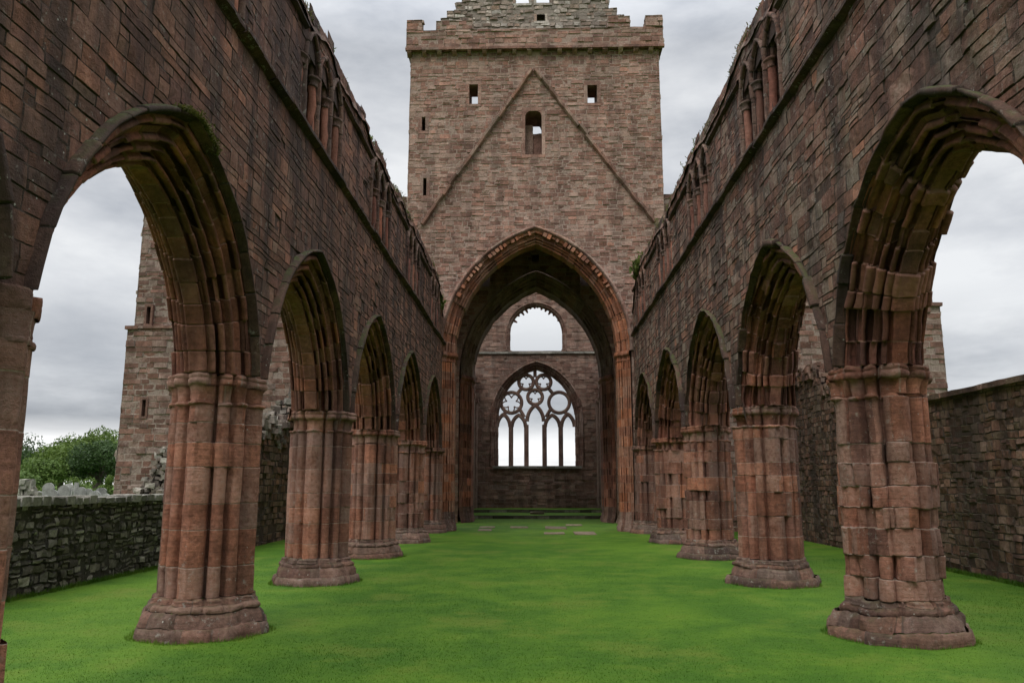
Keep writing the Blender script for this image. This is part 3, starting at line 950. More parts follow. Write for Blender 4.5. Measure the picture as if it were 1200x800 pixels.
# partial blocking masonry in the middle window
mb = MB()
mb.rough_box((-.38, TY + .7, 17.15), (-.02, TY + 1.2, 18.95), .12, .05, 5, seed=4)
mb.rough_box((-.06, TY + .8, 17.15), (.42, TY + 1.3, 18.55), .12, .05, 5, seed=5)
for (xa, xb) in ((-.39, -.14), (.41, .16)):
    f = np.array([(xa, TY - .002, 19.06), (xa, TY - .002, 19.35), (xb, TY - .002, 19.35), ((xa * .7 + xb * .3), TY - .002, 19.26)])
    g = f + np.array([0, TT - .1, 0])
    mb.add(np.concatenate([f, g]), [(0, 1, 2, 3), (4, 5, 6, 7), (3, 2, 6, 7), (0, 3, 7, 4)], np.array([.5, .5, .3, 0]))
mb.build('window_blocking', M['tower'], tower)
# vault floor that closes the crossing
mb = MB(); mb.box((TX0 + .9, TY + .9, 14.75), (TX1 - .9, TY + TD - .5, 15.2), (.3, .2, .5, 0)); mb.build('crossing_floor', M['chancel'], tower)
# great west arch
TSEG = [('flat', .10, 0), ('roll', .10, .05), ('hollow', .08, .06), ('step', .16, -.04), ('roll', .12, .06), ('hollow', .08, .07), ('roll', .1, .05), ('hollow', .08, .06), ('roll', .1, .05)]
tp, tb = full_profile(TT, TW, TSEG, hood=.12, hoodw=.17, mid=.30, nper=6)
mb = MB()
arch_sweep(mb, mpT, TC, TA, TCc, ZT, tp[6:-6], tb[6:-6], vl=.42, amp=.022, seed=310, jitter=.014)
wa = mb.build('crossing_arch', M['towerarch'], tower, smooth=True)
mb = MB(); hp = np.concatenate([tp[:6], [(.03, TW), (.03, TW + .17)]])
arch_sweep(mb, mpT, TC, TA, TCc, ZT, hp, np.zeros(8, int), vl=.5, amp=.022, seed=311, jitter=.008)
mb.build('hood_mould', M['tower'], wa, smooth=True)
# toothed broken ring between the hood and the red order
for i in range(46):
    f = (i + .5) / 46; s = -1 if i % 2 else 1
    am = math.acos(TCc / (TA + TCc + TW)); al = am * (.35 + .65 * (i // 2 + .5) / 23)
    if random.random() < .3: continue
    Rr = TA + TCc + TW - .12
    x = s * (-TCc + Rr * math.cos(al)) + TC; z = ZT + Rr * math.sin(al)
    dx, dz = s * math.cos(al), math.sin(al)
    h, w = random.uniform(.06, .12), random.uniform(.05, .09); mb = MB()
    P = []
    for yy in (TY - random.uniform(.03, .09), TY + .2):
        for (p, q) in ((-w, -h), (w, -h), (w, h), (-w, h)):
            P.append((x + dx * q - dz * s * p, yy, z + dz * q + dx * s * p))
    mb.add(P, [(0, 1, 2, 3), (0, 1, 5, 4), (1, 2, 6, 5), (2, 3, 7, 6), (3, 0, 4, 7)], np.array([random.random(), random.random(), random.random(), 0]))
    mb.build('broken_voussoir', M['towerarch'], wa)
mb = MB()
mpE = lambda u, z, d: np.stack([u, EY - d, z], 1)
arch_sweep(mb, mpE, .12, 3.62, 2.0, ZT - .05, *full_profile(TY + TD - EY, TW, TSEG, hood=.0, mid=.6, nper=6), vl=.5, amp=.012, seed=312, jitter=.008)
mb.build('crossing_arch', M['chancel'], tower, smooth=True)
# roof scar: two raking strings
mb = MB()
for (x0, z0, x1, z1) in ((-.02, 21.35, -5.15, 13.75), (.08, 21.35, 5.5, 13.75)):
    L = math.hypot(x1 - x0, z1 - z0); n = int(L / .55)
    dx, dz = (x1 - x0) / L, (z1 - z0) / L
    nx, nz = (-dz, dx) if dx > 0 else (dz, -dx)
    sec = np.array([(.0, .13), (-.14, .13), (-.23, .09), (-.21, -.01), (-.08, -.05), (0, -.06)])
    sh = 0
    for i in range(n):
        s0, s1 = i * L / n, (i + 1) * L / n - .01
        oo = random.gauss(0, .022)
        V = np.zeros((4, len(sec), 3))
        for k, s in enumerate(np.linspace(s0, s1, 4)):
            V[k, :, 0] = x0 + dx * s + nx * (sec[:, 1] + oo); V[k, :, 2] = z0 + dz * s + nz * (sec[:, 1] + oo); V[k, :, 1] = TY + sec[:, 0]
        P = V.reshape(-1, 3); P = P + vecnoise(P, 4, .03, 5, 3)
        k4 = np.array([random.random(), random.random() * .8, random.random(), 0])
        mb.grid(P.reshape(V.shape), k4)
        for e_ in (0, 3):
            mb.add(P.reshape(V.shape)[e_], [tuple(range(len(sec)))], k4)
mb.build('roof_scar', M['tower'], tower)
# corbel table and parapet
for sgn, ln in ((0, 0),):
    for x in np.arange(TX0 - .05, TX1 + .06, .72):
        w = RNG.uniform(.085, .12); mb = MB()
        y0_, y1_ = TY - .26, TY + .05
        z1_ = HT + .0
        V = [(x - w, y1_, z1_ - .27), (x + w, y1_, z1_ - .27), (x - w, y0_ + .1, z1_ - .2), (x + w, y0_ + .1, z1_ - .2), (x - w, y0_, z1_ - .12), (x + w, y0_, z1_ - .12), (x - w, y0_, z1_), (x + w, y0_, z1_)]
        V = np.array(V) + RNG.normal(0, .012, (8, 3))
        mb.add(V, [(0, 1, 3, 2), (2, 3, 5, 4), (4, 5, 7, 6), (0, 2, 4, 6)][:3], np.array([random.random(), random.random(), random.random(), 0]))
        for s_ in (0, 1):
            mb.add(V[[s_, 2 + s_, 4 + s_, 6 + s_]], [(0, 1, 3, 2)], np.array([.4, .4, .5, 0]))
        mb.build('corbel', M['tower'], tower)
mb = MB()
PX0, PX1, PYF = TX0 - .2, TX1 + .2, TY - .24
ZP, ZM = 23.45, 24.0
mer = [(PX0, PX0 + .75), (PX0 + 1.42, PX0 + 3.2), (PX1 - 2.6, PX1 - 1.55), (PX1 - .82, PX1)]
def kp(u, v):
    if v < ZP: return True
    return any(a <= u <= b for a, b in mer)
def solid_masonry(mb, x0, x1, yf, yb, z0, z1, ch, cw, seed, **kw):
    masonry(mb, plane_y(yf, -1), x0, x1, z0, z1, ch, cw, seed, **kw)
    masonry(mb, plane_y(yb, 1), x0, x1, z0, z1, ch, cw, seed + 1, **kw)
    masonry(mb, plane_x(x0, -1), yf, yb, z0, z1, ch, (.3, .5), seed + 2, **kw)
    masonry(mb, plane_x(x1, 1), yf, yb, z0, z1, ch, (.3, .5), seed + 3, **kw)
    mpz = lambda z, s: (lambda u, v, d: np.stack([u, v, np.full(len(u), z) + s * d], 1))
    masonry(mb, mpz(z1, 1), x0, x1, yf, yb, (.2, .35), cw, seed + 4, **kw)
    masonry(mb, mpz(z0, -1), x0, x1, yf, yb, (.2, .35), cw, seed + 5, **kw)
solid_masonry(mb, PX0, PX1, PYF, PYF + .5, HT + .0, ZP, (.17, .26), (.3, .7), 330, joint=.022, e=.016, step=.25, dvar=.02, rough=.012)
for i, (a, b_) in enumerate(mer):
    solid_masonry(mb, a, b_, PYF, PYF + .5, ZP + .01, ZM + (.05 if i > 1 else 0) - (.0 if i != 1 else .06), (.17, .24), (.3, .6), 340 + 8 * i, joint=.022, e=.016, step=.2, dvar=.03, rough=.015)
# parapets of the other sides
solid_masonry(mb, PX0, PX0 + .5, PYF + .5, TY + TD, HT, ZP, (.18, .28), (.4, .8), 380, step=.4)
solid_masonry(mb, PX1 - .5, PX1, PYF + .5, TY + TD, HT, ZP, (.18, .28), (.4, .8), 390, step=.4)
# moulded string at the foot of the parapet
for x in np.arange(PX0 - .03, PX1, .8):
    k4 = np.array([random.random() * .5, random.random() * .5, random.random(), 0])
    mb.rough_box((x, PYF - .07, HT - .06), (min(x + .79, PX1 + .03), PYF + .1, HT + .06), .2, .02, 6, tint=k4, seed=8)
mb.build('parapet', M['tower'], tower)
# stepped gable of the cap house
mb = MB()
GY = TY + 1.25
z = 23.1; hw = 5.0; gi = 0
gh = [(-.86, -.18, 25.75, 27.1), (.18, .86, 25.75, 27.1), (.20, .62, 24.75, 25.15)]
while hw > 1.0 and z < 29.6:
    h = random.uniform(.34, .46)
    nh = [q for q in gh if q[2] < z + h and q[3] > z]
    l_ = -hw + random.uniform(-.1, .1); r_ = hw - .15 + random.uniform(-.1, .1)
    for (yy, sg_) in ((GY, -1), (GY + .7, 1)):
        masonry(mb, plane_y(yy, sg_), TC + l_, TC + r_, z, z + h, (h * .45, h * .6), (.18, .5), 400 + gi, joint=.03, e=.03, step=.14, dvar=.03, rough=.02, warp=.05, wfreq=4, holes=nh)
    for (xx, sg_) in ((TC + l_, -1), (TC + r_, 1)):
        masonry(mb, plane_x(xx, sg_), GY, GY + .7, z, z + h, (h * .45, h * .6), (.25, .5), 420 + gi, joint=.03, e=.03, dvar=.03, rough=.02)
    mpz = lambda u, v, d: np.stack([u, v, np.full(len(u), z + h) + d], 1)
    for (a, b_) in ((TC + l_, TC + l_ + 1.2), (TC + r_ - 1.2, TC + r_)):
        masonry(mb, mpz, a, b_, GY, GY + .7, (.2, .35), (.2, .4), 440 + gi, dvar=.03, joint=.02, rough=.02)
    z += h; gi += 1
    hw -= .1 if z < 24.7 else h * .92
for (a, b_, c, d) in gh:
    for (lo, hi) in (((a - .12, GY - .02, c), (a, GY + .7, d)), ((b_, GY - .02, c), (b_ + .12, GY + .7, d)), ((a - .12, GY - .02, c - .12), (b_ + .12, GY + .7, c))):
        mb.rough_box(lo, hi, .15, .015, 5, seed=9)
mb.build('stepped_gable', M['whinstone'], tower)

# clustered crossing piers carrying the great arches
def crossing_pier(sgx, cu, a, yf, T, prof, label, seed, mat):
    rs = random.Random(seed)
    t = thing('crossing_pier', label, 'pier', (cu + sgx * (a + .4), yf + T / 2, 0), 'piers of the tower crossing')
    pl = np.stack([cu + sgx * (a + prof[:, 1]), yf + prof[:, 0]], 1)
    if sgx < 0: pl = pl[::1]
    nn = normals2(pl)
    # make normals point to the opening
    mean = nn[:, 0].mean()
    flip = 1 if (mean * -sgx) > 0 else -1
    if flip < 0: pl = pl[::-1].copy()
    mb = MB(); z = .8
    while z < ZT - .5:
        h = rs.uniform(.3, .5)
        if ZT - .45 - (z + h) < .25: h = ZT - .45 - z
        course(mb, pl, pl, z, z + h, rs, amp=.009, seed=seed, closed=False, sectors=4, sub=2, j=.006, e=.008, offs=.003)
        z += h
        if h <= 0: break
    mb.build('shaft', mat, t, smooth=True)
    nn = normals2(pl)
    # smoothed outline for base and capital
    sm = pl.copy()
    for _ in range(14): sm[1:-1] = (sm[:-2] + sm[2:] + 2 * sm[1:-1]) / 4
    ns = normals2(sm)
    def stack(rows, seed):
        V = np.stack([np.concatenate([(pl * (1 - k) + sm * k) + ns * o, np.full((len(pl), 1), zz)], 1) for zz, o, k in rows])
        P = V.reshape(-1, 3); P = P + vecnoise(P, 3, .02, seed, 3)
        m2 = MB(); m2.grid(P.reshape(V.shape), np.stack([np.tile(np.repeat(RNG.random(12), 20)[:len(pl) - 1][None], (len(rows) - 1, 1))] * 3 + [np.zeros((len(rows) - 1, len(pl) - 1))], -1))
        return m2
    stack([(-.1, .13, .6), (.18, .128, .6), (.20, .095, .55), (.32, .09, .5), (.35, .06, .45), (.46, .055, .4), (.49, .03, .3), (.55, .04, .25), (.82, .0, .1)], seed + 1).build('base', M['base'], t, smooth=True)
    stack([(ZT - .46, .0, .1), (ZT - .43, .035, .2), (ZT - .39, .03, .2), (ZT - .36, .01, .3), (ZT - .24, .03, .5), (ZT - .2, .08, .6), (ZT - .17, .11, .7), (ZT - .08, .12, .8), (ZT - .05, .09, .8), (ZT, .10, .8), (ZT + .01, -.1, .8)], seed + 2).build('capital', mat, t, smooth=True)
    return t
pW = tp[6:-6]
pE, bE = full_profile(TY + TD - EY, TW, TSEG, hood=.0, mid=.6, nper=6)
crossing_pier(-1, TC, TA, TY, TT, pW, 'front left crossing pier, tall red shafts with a ringed capital beneath the great arch', 500, M['towerarch'])
crossing_pier(1, TC, TA, TY, TT, pW, 'front right crossing pier, tall red shafts with a ringed capital beneath the great arch', 510, M['towerarch'])
crossing_pier(-1, .12, 3.62, EY, TY + TD - EY, pE, 'rear left crossing pier, dark clustered shafts beside the grassy step', 520, M['arch'])
crossing_pier(1, .12, 3.62, EY, TY + TD - EY, pE, 'rear right crossing pier, dark clustered shafts beside the grassy step', 530, M['arch'])

# ------------------------------------------------------------------ chancel and great east window
EW = 56.0
ch = thing('east_wall', 'far east gable wall with traceried great window below a broken upper window', 'wall', (.12, EW, 0))
CX = .14
wa_, wc_, wzs, wsill = 2.72, 1.05, 6.45, 3.25
uw = (1.88, 0.12, 12.75, 11.45)
mb = MB()
pwin = arch_poly(CX, wa_, wc_, .44, wzs, wsill, 40)
masonry(mb, plane_y(EW, -1), -4.2, 4.5, -.1, 11.25, (.16, .30), (.3, .8), 601, step=.25, polys=[pwin], dvar=.014, rough=.008)
masonry(mb, plane_y(EW + 1.1, 1), -4.6, 4.9, -.1, 11.25, (.2, .3), (.4, .8), 602, step=.4, polys=[pwin], dvar=.014)
pup = arch_poly(CX, uw[0], uw[1], .2, uw[2], uw[3], 30)
def kg(u, v): return abs(u - CX) < 4.4 - max(0, v - 14.5) * .75
masonry(mb, plane_y(EW + .5, -1), -4.2, 4.5, 11.25, 18.5, (.16, .30), (.3, .8), 603, step=.25, polys=[pup], dvar=.014, keep=kg)
masonry(mb, plane_y(EW + 1.1, 1), -4.2, 4.5, 11.25, 18.5, (.2, .3), (.4, .8), 604, step=.4, polys=[pup], keep=kg)
mb.build('masonry', M['chancel'], ch)
mb = MB()
for x in np.arange(-4.2, 4.4, .78):
    mb.rough_box((x, EW - .12, 11.16), (x + .77, EW + .52, 11.3), .25, .015, 4, seed=3)
mb.build('ledge', M['coping'], ch)
mb = MB()
for x in np.arange(-2.95, 3.1, .62):
    mb.rough_box((x, EW - .14, wsill - .16), (x + .61, EW + 1.1, wsill), .25, .012, 4, seed=4)
mb.build('window_sill', M['coping'], ch)
ESEG = [('flat', .1, 0), ('roll', .14, .04), ('hollow', .14, .05), ('roll', .14, .05), ('hollow', .12, .05), ('flat', .2, 0)]
ep, eb = full_profile(1.1, .42, ESEG, hood=.1, hoodw=.15, mid=.16)
mb = MB()
arch_sweep(mb, plane_y(EW, -1), CX, wa_, wc_, wzs, ep, eb, vl=.45, amp=.012, seed=610, jitter=.008, zjamb=wsill)
mb.build('window_arch', M['transept'], ch, smooth=True)
mb = MB()
up, ub_ = full_profile(.6, .2, [('flat', .2, 0), ('roll', .3, .04), ('hollow', .2, .03), ('flat', .3, 0)], hood=.07, hoodw=.12, mid=.12)
arch_sweep(mb, plane_y(EW + .5, -1), CX, uw[0], uw[1], uw[2], up, ub_, vl=.4, amp=.012, seed=611, jitter=.008, zjamb=uw[3])
# stubs of the lost cusping
uwin = mb.build('upper_window', M['transept'], ch, smooth=True)
mb = MB()
Rr = uw[0] + uw[1]
for k, al in enumerate(np.array([.52, .78, .95, 1.13, 1.3, 1.46])):
    for s in (-1, 1):
        x = s * (-uw[1] + Rr * math.cos(al)) + CX; z = uw[2] + Rr * math.sin(al)
        L = random.uniform(.06, .30)
        mb.tube([(x + s * math.cos(al) * .05, EW + .8, z + math.sin(al) * .05), (x - s * math.cos(al) * L * .5, EW + .8, z - math.sin(al) * L * .5), (x - s * math.cos(al) * L, EW + .8, z - math.sin(al) * L)], [.12, .085, .05], 7)
mb.build('broken_cusp', M['arch'], uwin, smooth=True)
# bar tracery
def bar(mb, pts, w, dep, yc, closed=False, amp=.004, tint=(.5, .4, .4, 0)):
    pts = np.asarray(pts, float)
    if closed: d = np.roll(pts, -1, 0) - np.roll(pts, 1, 0)
    else: d = np.gradient(pts, axis=0)
    d /= np.linalg.norm(d, axis=1)[:, None] + 1e-9
    n = np.stack([-d[:, 1], d[:, 0]], 1)
    sec = [(-.5, -.15), (-.25, -.5), (.25, -.5), (.5, -.15), (.5, .15), (.25, .5), (-.25, .5), (-.5, .15)]
    V = np.zeros((len(pts), 8, 3))
    for k, (a, b_) in enumerate(sec):
        V[:, k, 0] = pts[:, 0] + n[:, 0] * a * w; V[:, k, 2] = pts[:, 1] + n[:, 1] * a * w; V[:, k, 1] = yc + b_ * dep
    if closed: V = np.concatenate([V, V[:1]])
    mb.grid(V, np.array(tint, float), closed=True)
def tr(px): return (px - 627.4) * 54.9 / 930 + .0
def trz(py):
    k = (567 - py) * .984 / 930
    return 2 + k * 55.3 / (1 - .178 * k)
YM = EW + .55
mb = MB()
# lights: (left, right, spring, apex) in metres
lights = [(584.2, 595.6), (602, 614.3), (620.3, 636), (642, 655.3), (661.6, 673)]
heads = [487, 488, 476.5, 488, 487]
spr = 6.0
for m_ in (598.8, 617.3, 639, 658.5):
    x = tr(m_)
    bar(mb, [(x, wsill), (x, spr * .6 + wsill * .4), (x, spr + .15)], .33, .36, YM)
for (a, b_), hd in zip(lights, heads):
    x0, x1 = tr(a), tr(b_); za = trz(hd); h = (x1 - x0) / 2; cx_ = (x0 + x1) / 2
    rise = max(h * 1.05, min(1.0, za - spr)); base = za - rise
    R2 = (h * h + rise * rise) / (2 * h); c_ = R2 - h
    cv = arch_curve(h + .12, c_, 0, base, 10); cv[:, 0] += cx_
    bar(mb, cv, .27, .32, YM)
def circ(px, py, r, w=.2, cusps=0, rot=0):
    x, z, rr = tr(px), trz(py), r * 54.9 / 930
    ph = np.linspace(0, 2 * np.pi, 32, endpoint=False)
    bar(mb, np.stack([x + (rr + w * .4) * np.cos(ph), z + (rr + w * .4) * np.sin(ph)], 1), w, .28, YM, closed=True)
    for k in range(cusps):
        a = rot + k * 2 * np.pi / cusps
        p = [(x + rr * 1.05 * math.cos(a + q), z + rr * 1.05 * math.sin(a + q)) for q in (-.42, -.25)]
        m0 = (x + rr * .52 * math.cos(a), z + rr * .52 * math.sin(a))
        p2 = [(x + rr * 1.05 * math.cos(a + q), z + rr * 1.05 * math.sin(a + q)) for q in (.25, .42)]
        bar(mb, [p[0], (x + rr * .78 * math.cos(a - .16), z + rr * .78 * math.sin(a - .16)), m0], .085, .14, YM)
        bar(mb, [p2[1], (x + rr * .78 * math.cos(a + .16), z + rr * .78 * math.sin(a + .16)), m0], .085, .14, YM)
circ(599.3, 471, 10.8, .25, 5, .3); circ(657, 471, 10.8, .25)
circ(617.2, 447, 7.2, .25, 3, -math.pi / 6); circ(638.4, 447, 7.2, .25, 3, math.pi * 7 / 6); circ(628, 464.5, 7.2, .25, 3, math.pi / 2)
# short struts that tie the rings to the arch
for (a, b_) in (((628, 441), (628, 432)), ((611, 455), (606, 461)), ((645, 455), (650, 461)), ((628, 473), (628, 477)), ((609, 478), (615, 488)), ((647, 478), (641, 488)), ((592, 481), (590, 488)), ((664, 481), (667, 488))):
    bar(mb, [(tr(a[0]), trz(a[1])), (tr(b_[0]), trz(b_[1]))], .25, .30, YM)
mb.build('tracery', M['chancel'], ch)
# chancel side walls with a string and ruined responds
for sg in (-1, 1):
    xx = -4.2 if sg < 0 else 4.5
    w_ = thing('chancel_wall', 'narrow strip of ruined chancel side wall, %s of the great traceried window' % ('left' if sg < 0 else 'right'), 'wall', (xx, 51, 0))
    mb = MB()
    kk = lambda u, v: v < 10.2 + .5 * math.sin(u * 2.1) + .4 * math.sin(u * 5.3)
    masonry(mb, plane_x(xx, -sg), TY + TD, EW, -.1, 11.2, (.18, .3), (.3, .8), 620 + sg, step=.3, dvar=.03, rough=.015, keep=kk)
    masonry(mb, plane_x(xx + sg * 1.0, sg), TY + TD, EW + 1.1, -.1, 10, (.18, .3), (.3, .8), 630 + sg, step=.5)
    mb.build('masonry', M['chancel'], w_)
    mb = MB()
    for y in (49.2, 52.6, 55.5):
        for q in (-.22, 0, .22):
            zz = np.linspace(0, 7.6, 8)
            mb.tube(np.stack([np.full(8, xx - sg * .10), np.full(8, y + q), zz], 1) + RNG.normal(0, .01, (8, 3)), [.12] * 8, 9, (random.random(), random.random(), .9, 0))
        mb.rough_box((xx - .26, y - .4, 7.6), (xx + .26, y + .4, 7.95), .1, .03, 5, seed=12)
    mb.build('respond', M['chancel'], w_)

# ------------------------------------------------------------------ transepts
def transept(sg, x_in, x_out, h, zoff, label, seed, slits):
    t = thing('transept', label, 'building', ((x_in + x_out) / 2, 35.4, 0))
    mb = MB()
    ty = 35.4
    a, b_ = sorted((x_in, x_out))
    a2, b2 = (a - .22, b_) if sg < 0 else (a, b_ + .22)
    masonry(mb, plane_y(ty - .15, -1), a2, b2, -.1, zoff, (.18, .32), (.3, .8), seed, step=.25, dvar=.02, rough=.012, holes=slits, joint=.022, e=.018)
    masonry(mb, plane_y(ty, -1), a, b_, zoff, h, (.16, .3), (.3, .8), seed + 1, step=.25, dvar=.02, rough=.012, holes=slits, joint=.022, e=.018)
    xo = x_out
    masonry(mb, plane_x(xo + sg * .22, sg), ty - .15, ty + 9, -.1, zoff, (.18, .32), (.35, .8), seed + 2, step=.3, dvar=.03, rough=.02)
    masonry(mb, plane_x(xo, sg), ty, ty + 9, zoff, h, (.16, .3), (.35, .8), seed + 3, step=.3, dvar=.03, rough=.02)
    masonry(mb, plane_y(ty + 1.3, 1), a, b_, -.1, h, (.2, .3), (.4, .9), seed + 4, step=.5)
    masonry(mb, lambda u, v, d: np.stack([u, v, h + d], 1), a, b_, ty, ty + 1.3, (.3, .4), (.4, .8), seed + 5, step=.4)
    mb.build('masonry', M['transept'], t)
    mb = MB()
    x0, x1 = (a - .26, b_) if sg < 0 else (a, b_ + .26)
    for x in np.arange(x0, x1 - .2, .8):
        mb.rough_box((x, ty - .23, zoff - .03), (min(x + .79, x1), ty + .02, zoff + .09), .25, .015, 4, seed=5)
    mb.rough_box((xo + sg * .0 - .3 + .0, ty - .25, zoff - .06), (xo + .3, ty + 9, zoff + .1), .6, .015, 4, seed=5)
    mb.build('string_course', M['transept'], t)
    mb = MB()
    for (p, q, c, d) in slits:
        yy = ty + 1.0; mb = MB()
        for (lo, hi) in (((p - .1, ty - .17, c), (p, yy, d)), ((q, ty - .17, c), (q + .1, yy, d)), ((p - .1, ty - .17, d), (q + .1, yy, d + .12)), ((p - .1, ty - .17, c - .1), (q + .1, yy, c)), ((p, yy - .1, c), (q, yy, d))):
            mb.box(lo, hi, (random.random(), random.random(), .3, 0))
        mb.build('slit_window', M['transept'], t)
    # broken stub of rubble core at the foot
    mb = MB()
    rs = random.Random(seed)
    for k in range(420):
        f = rs.random()
        x = (x_out - sg * (.85 + 1.9 * rs.random())); z = rs.random() * 3.9
        if abs(x - (x_out - sg * .85)) < z * .32: continue
        s = rs.uniform(.07, .2); y = ty - .2 - rs.random() * max(.2, 1.6 - z * .3)
        mb.rough_box((x - s, y - s, z - s * .7), (x + s, y + s, z + s * .7), .12, .10, 3, seed=k, rnd=.4)
    mb.build('rubble_core', M['core'], t)
    return t
transept(-1, -5.88, -18.45, 15.3, 9.05, 'tall tower-like transept corner beyond the graveyard wall, with two slits and a rubble stub', 700, [(-17.84, -17.66, 9.24, 10.04), (-17.7, -17.53, 5.0, 5.75)])
transept(1, 6.02, 17.95, 15.3, 9.9, 'pale transept wall rising behind the high wall on the right', 720, [(15.2, 15.4, 10.6, 11.4)])

# ------------------------------------------------------------------ aisle walls
aw = thing('aisle_wall', 'low dark rubble wall with pale capstones before the graveyard', 'wall', (-9.2, 14, 0))
mb = MB()
AX = -9.2
def lh(u): return 1.62 + .03 * math.sin(u * 1.3)
masonry(mb, plane_x(AX, 1), 2.0, 23.4, -.1, 1.64, (.10, .20), (.12, .34), 801, joint=.035, e=.03, step=.08, dvar=.018, rough=.018, warp=.06, wfreq=5, tilt=.012, vsplit=.35)
masonry(mb, plane_x(AX - .5, -1), 2.0, 23.4, -.1, 1.64, (.12, .22), (.15, .4), 802, joint=.03, e=.03, step=.2, dvar=.025, warp=.05, wfreq=4)
mb.build('rubble_face', M['rubble'], aw)
mb = MB()
y = 2.0
while y < 23.4:
    L = random.uniform(.22, .5)
    h = random.uniform(.08, .14)
    mb.rough_box((AX - .53, y, 1.60), (AX + .05, y + L - .01, 1.64 + h), .1, .025, 4, seed=int(y * 10), rnd=.45)
    y += L
mb.build('coping', M['coping'], aw)
mb = MB()
def kh(u, v): return v < 2.6 + (u - 23.4) * .33 + 1.2 * float(fbm(np.array([[u * .8, 3.3, 0.]]), 4, 2)[0])
masonry(mb, plane_x(AX, 1), 23.4, 35.2, -.1, 8, (.18, .3), (.25, .6), 803, joint=.025, e=.02, step=.2, dvar=.03, rough=.02, keep=kh, warp=.03)
masonry(mb, plane_x(AX - .8, -1), 23.4, 35.2, -.1, 8, (.18, .3), (.3, .6), 804, joint=.025, step=.3, dvar=.03, rough=.02, keep=kh)
masonry(mb, plane_y(23.4, -1), AX - .8, AX, -.1, 2.5, (.2, .3), (.25, .4), 805, dvar=.04)
mb.build('high_ruin', M['aisle'], aw)
mb = MB()
rs = random.Random(4)
for k in range(520):
    y = rs.uniform(23.5, 35); z0 = 2.6 + (y - 23.4) * .33 + 1.2 * float(fbm(np.array([[y * .8, 3.3, 0.]]), 4, 2)[0])
    s = rs.uniform(.07, .19); x = AX - rs.uniform(0, .8); z = z0 + rs.uniform(-.5, .15)
    mb.rough_box((x - s, y - s, z - s * .7), (x + s, y + s, z + s * .7), .14, .10, 3, seed=k, rnd=.4)
mb.build('rubble_core', M['core'], aw)

ar = thing('aisle_wall', 'high dark block wall on the right with an even top against the sky', 'wall', (9.75, 18, 0))
mb = MB()
BX = 9.75
def kr(u, v): return v < 4.12 if u < 22 else v < 4.12 + (u - 22) * .28 + .9 * float(fbm(np.array([[u * .9, 7.3, 0.]]), 5, 2)[0])
masonry(mb, plane_x(BX, -1), 3, 35.2, -.1, 8.2, (.13, .25), (.16, .42), 811, joint=.013, e=.014, step=.10, dvar=.008, rough=.012, warp=.035, wfreq=2.5, keep=kr, vsplit=.2, missing=.02)
masonry(mb, plane_x(BX + .8, 1), 3, 35.2, -.1, 8.2, (.2, .3), (.3, .6), 812, step=.4, keep=kr)
mb.build('block_face', M['aisle'], ar)
mb = MB()
for y in np.arange(3, 22, .9):
    mb.rough_box((BX - .07, y, 4.02), (BX + .9, y + .89, 4.14), .25, .025, 3, seed=int(y))
for k in range(420):
    y = random.uniform(22, 35); z0 = 4.12 + (y - 22) * .28 + .9 * float(fbm(np.array([[y * .9, 7.3, 0.]]), 5, 2)[0])
    s = random.uniform(.07, .18); x = BX + random.uniform(0, .8); z = z0 + random.uniform(-.45, .12)
    mb.rough_box((x - s, y - s, z - s * .7), (x + s, y + s, z + s * .7), .18, .08, 3, seed=k, rnd=.4)
mb.build('coping', M['aisle'], ar)

# ------------------------------------------------------------------ ground, terraces, slabs
def gz(x, y):
    return np.where((x < -9.5), np.clip((-9.5 - x) * .02, 0, .8), 0.0)
mb = MB()
xs = np.concatenate([[-1500, -600, -250, -120], np.linspace(-70, 70, 71), [120, 250, 600, 1500]])
ys = np.concatenate([[-1500, -300, -60], np.linspace(-20, 120, 71), [160, 260, 600, 1500]])
A, B = np.meshgrid(xs, ys, indexing='ij')
Z = gz(A, B) + .006 * fbm(np.stack([A.ravel() * .4, B.ravel() * .4, A.ravel() * 0], 1), 3, 2).reshape(A.shape) - .010
mb.grid(np.stack([A, B, Z], -1), np.array([.5, .5, .5, 0]))
kind(mb.build('lawn', M['grass'], smooth=True), 'structure')
S1, S2, SH = 47.8, 52.4, .19
for i, (y0, z1) in enumerate(((S1, SH), (S2, 2 * SH))):
    mb = MB(); xs = np.linspace(-4.2, 4.5, 30); ys = np.linspace(y0 + .05, EW, 14)
    A, B = np.meshgrid(xs, ys, indexing='ij')
    Z = z1 + .02 * fbm(np.stack([A.ravel() * .8, B.ravel() * .8, A.ravel() * 0 + i], 1), 5, 2).reshape(A.shape)
    mb.grid(np.stack([A, B, Z], -1), np.array([.5, .5, .5, 0]))
    kind(mb.build('grass_terrace', M['grass'], smooth=True), 'structure')
    mb = MB()
    x = -4.15
    while x < 4.3:
        L = random.uniform(.7, 1.4); L = min(L, 4.45 - x)
        mb.rough_box((x, y0 - .02, z1 - SH - .05), (x + L - .015, y0 + .3, z1 - .03), .2, .015, 4, seed=int(x * 7) + 90)
        x += L
    tag(mb.build('chancel_step', M['rubble']), ['lower dark stone step edging the grass before the east window', 'upper dark stone step edging the grass before the east window'][i], 'step')

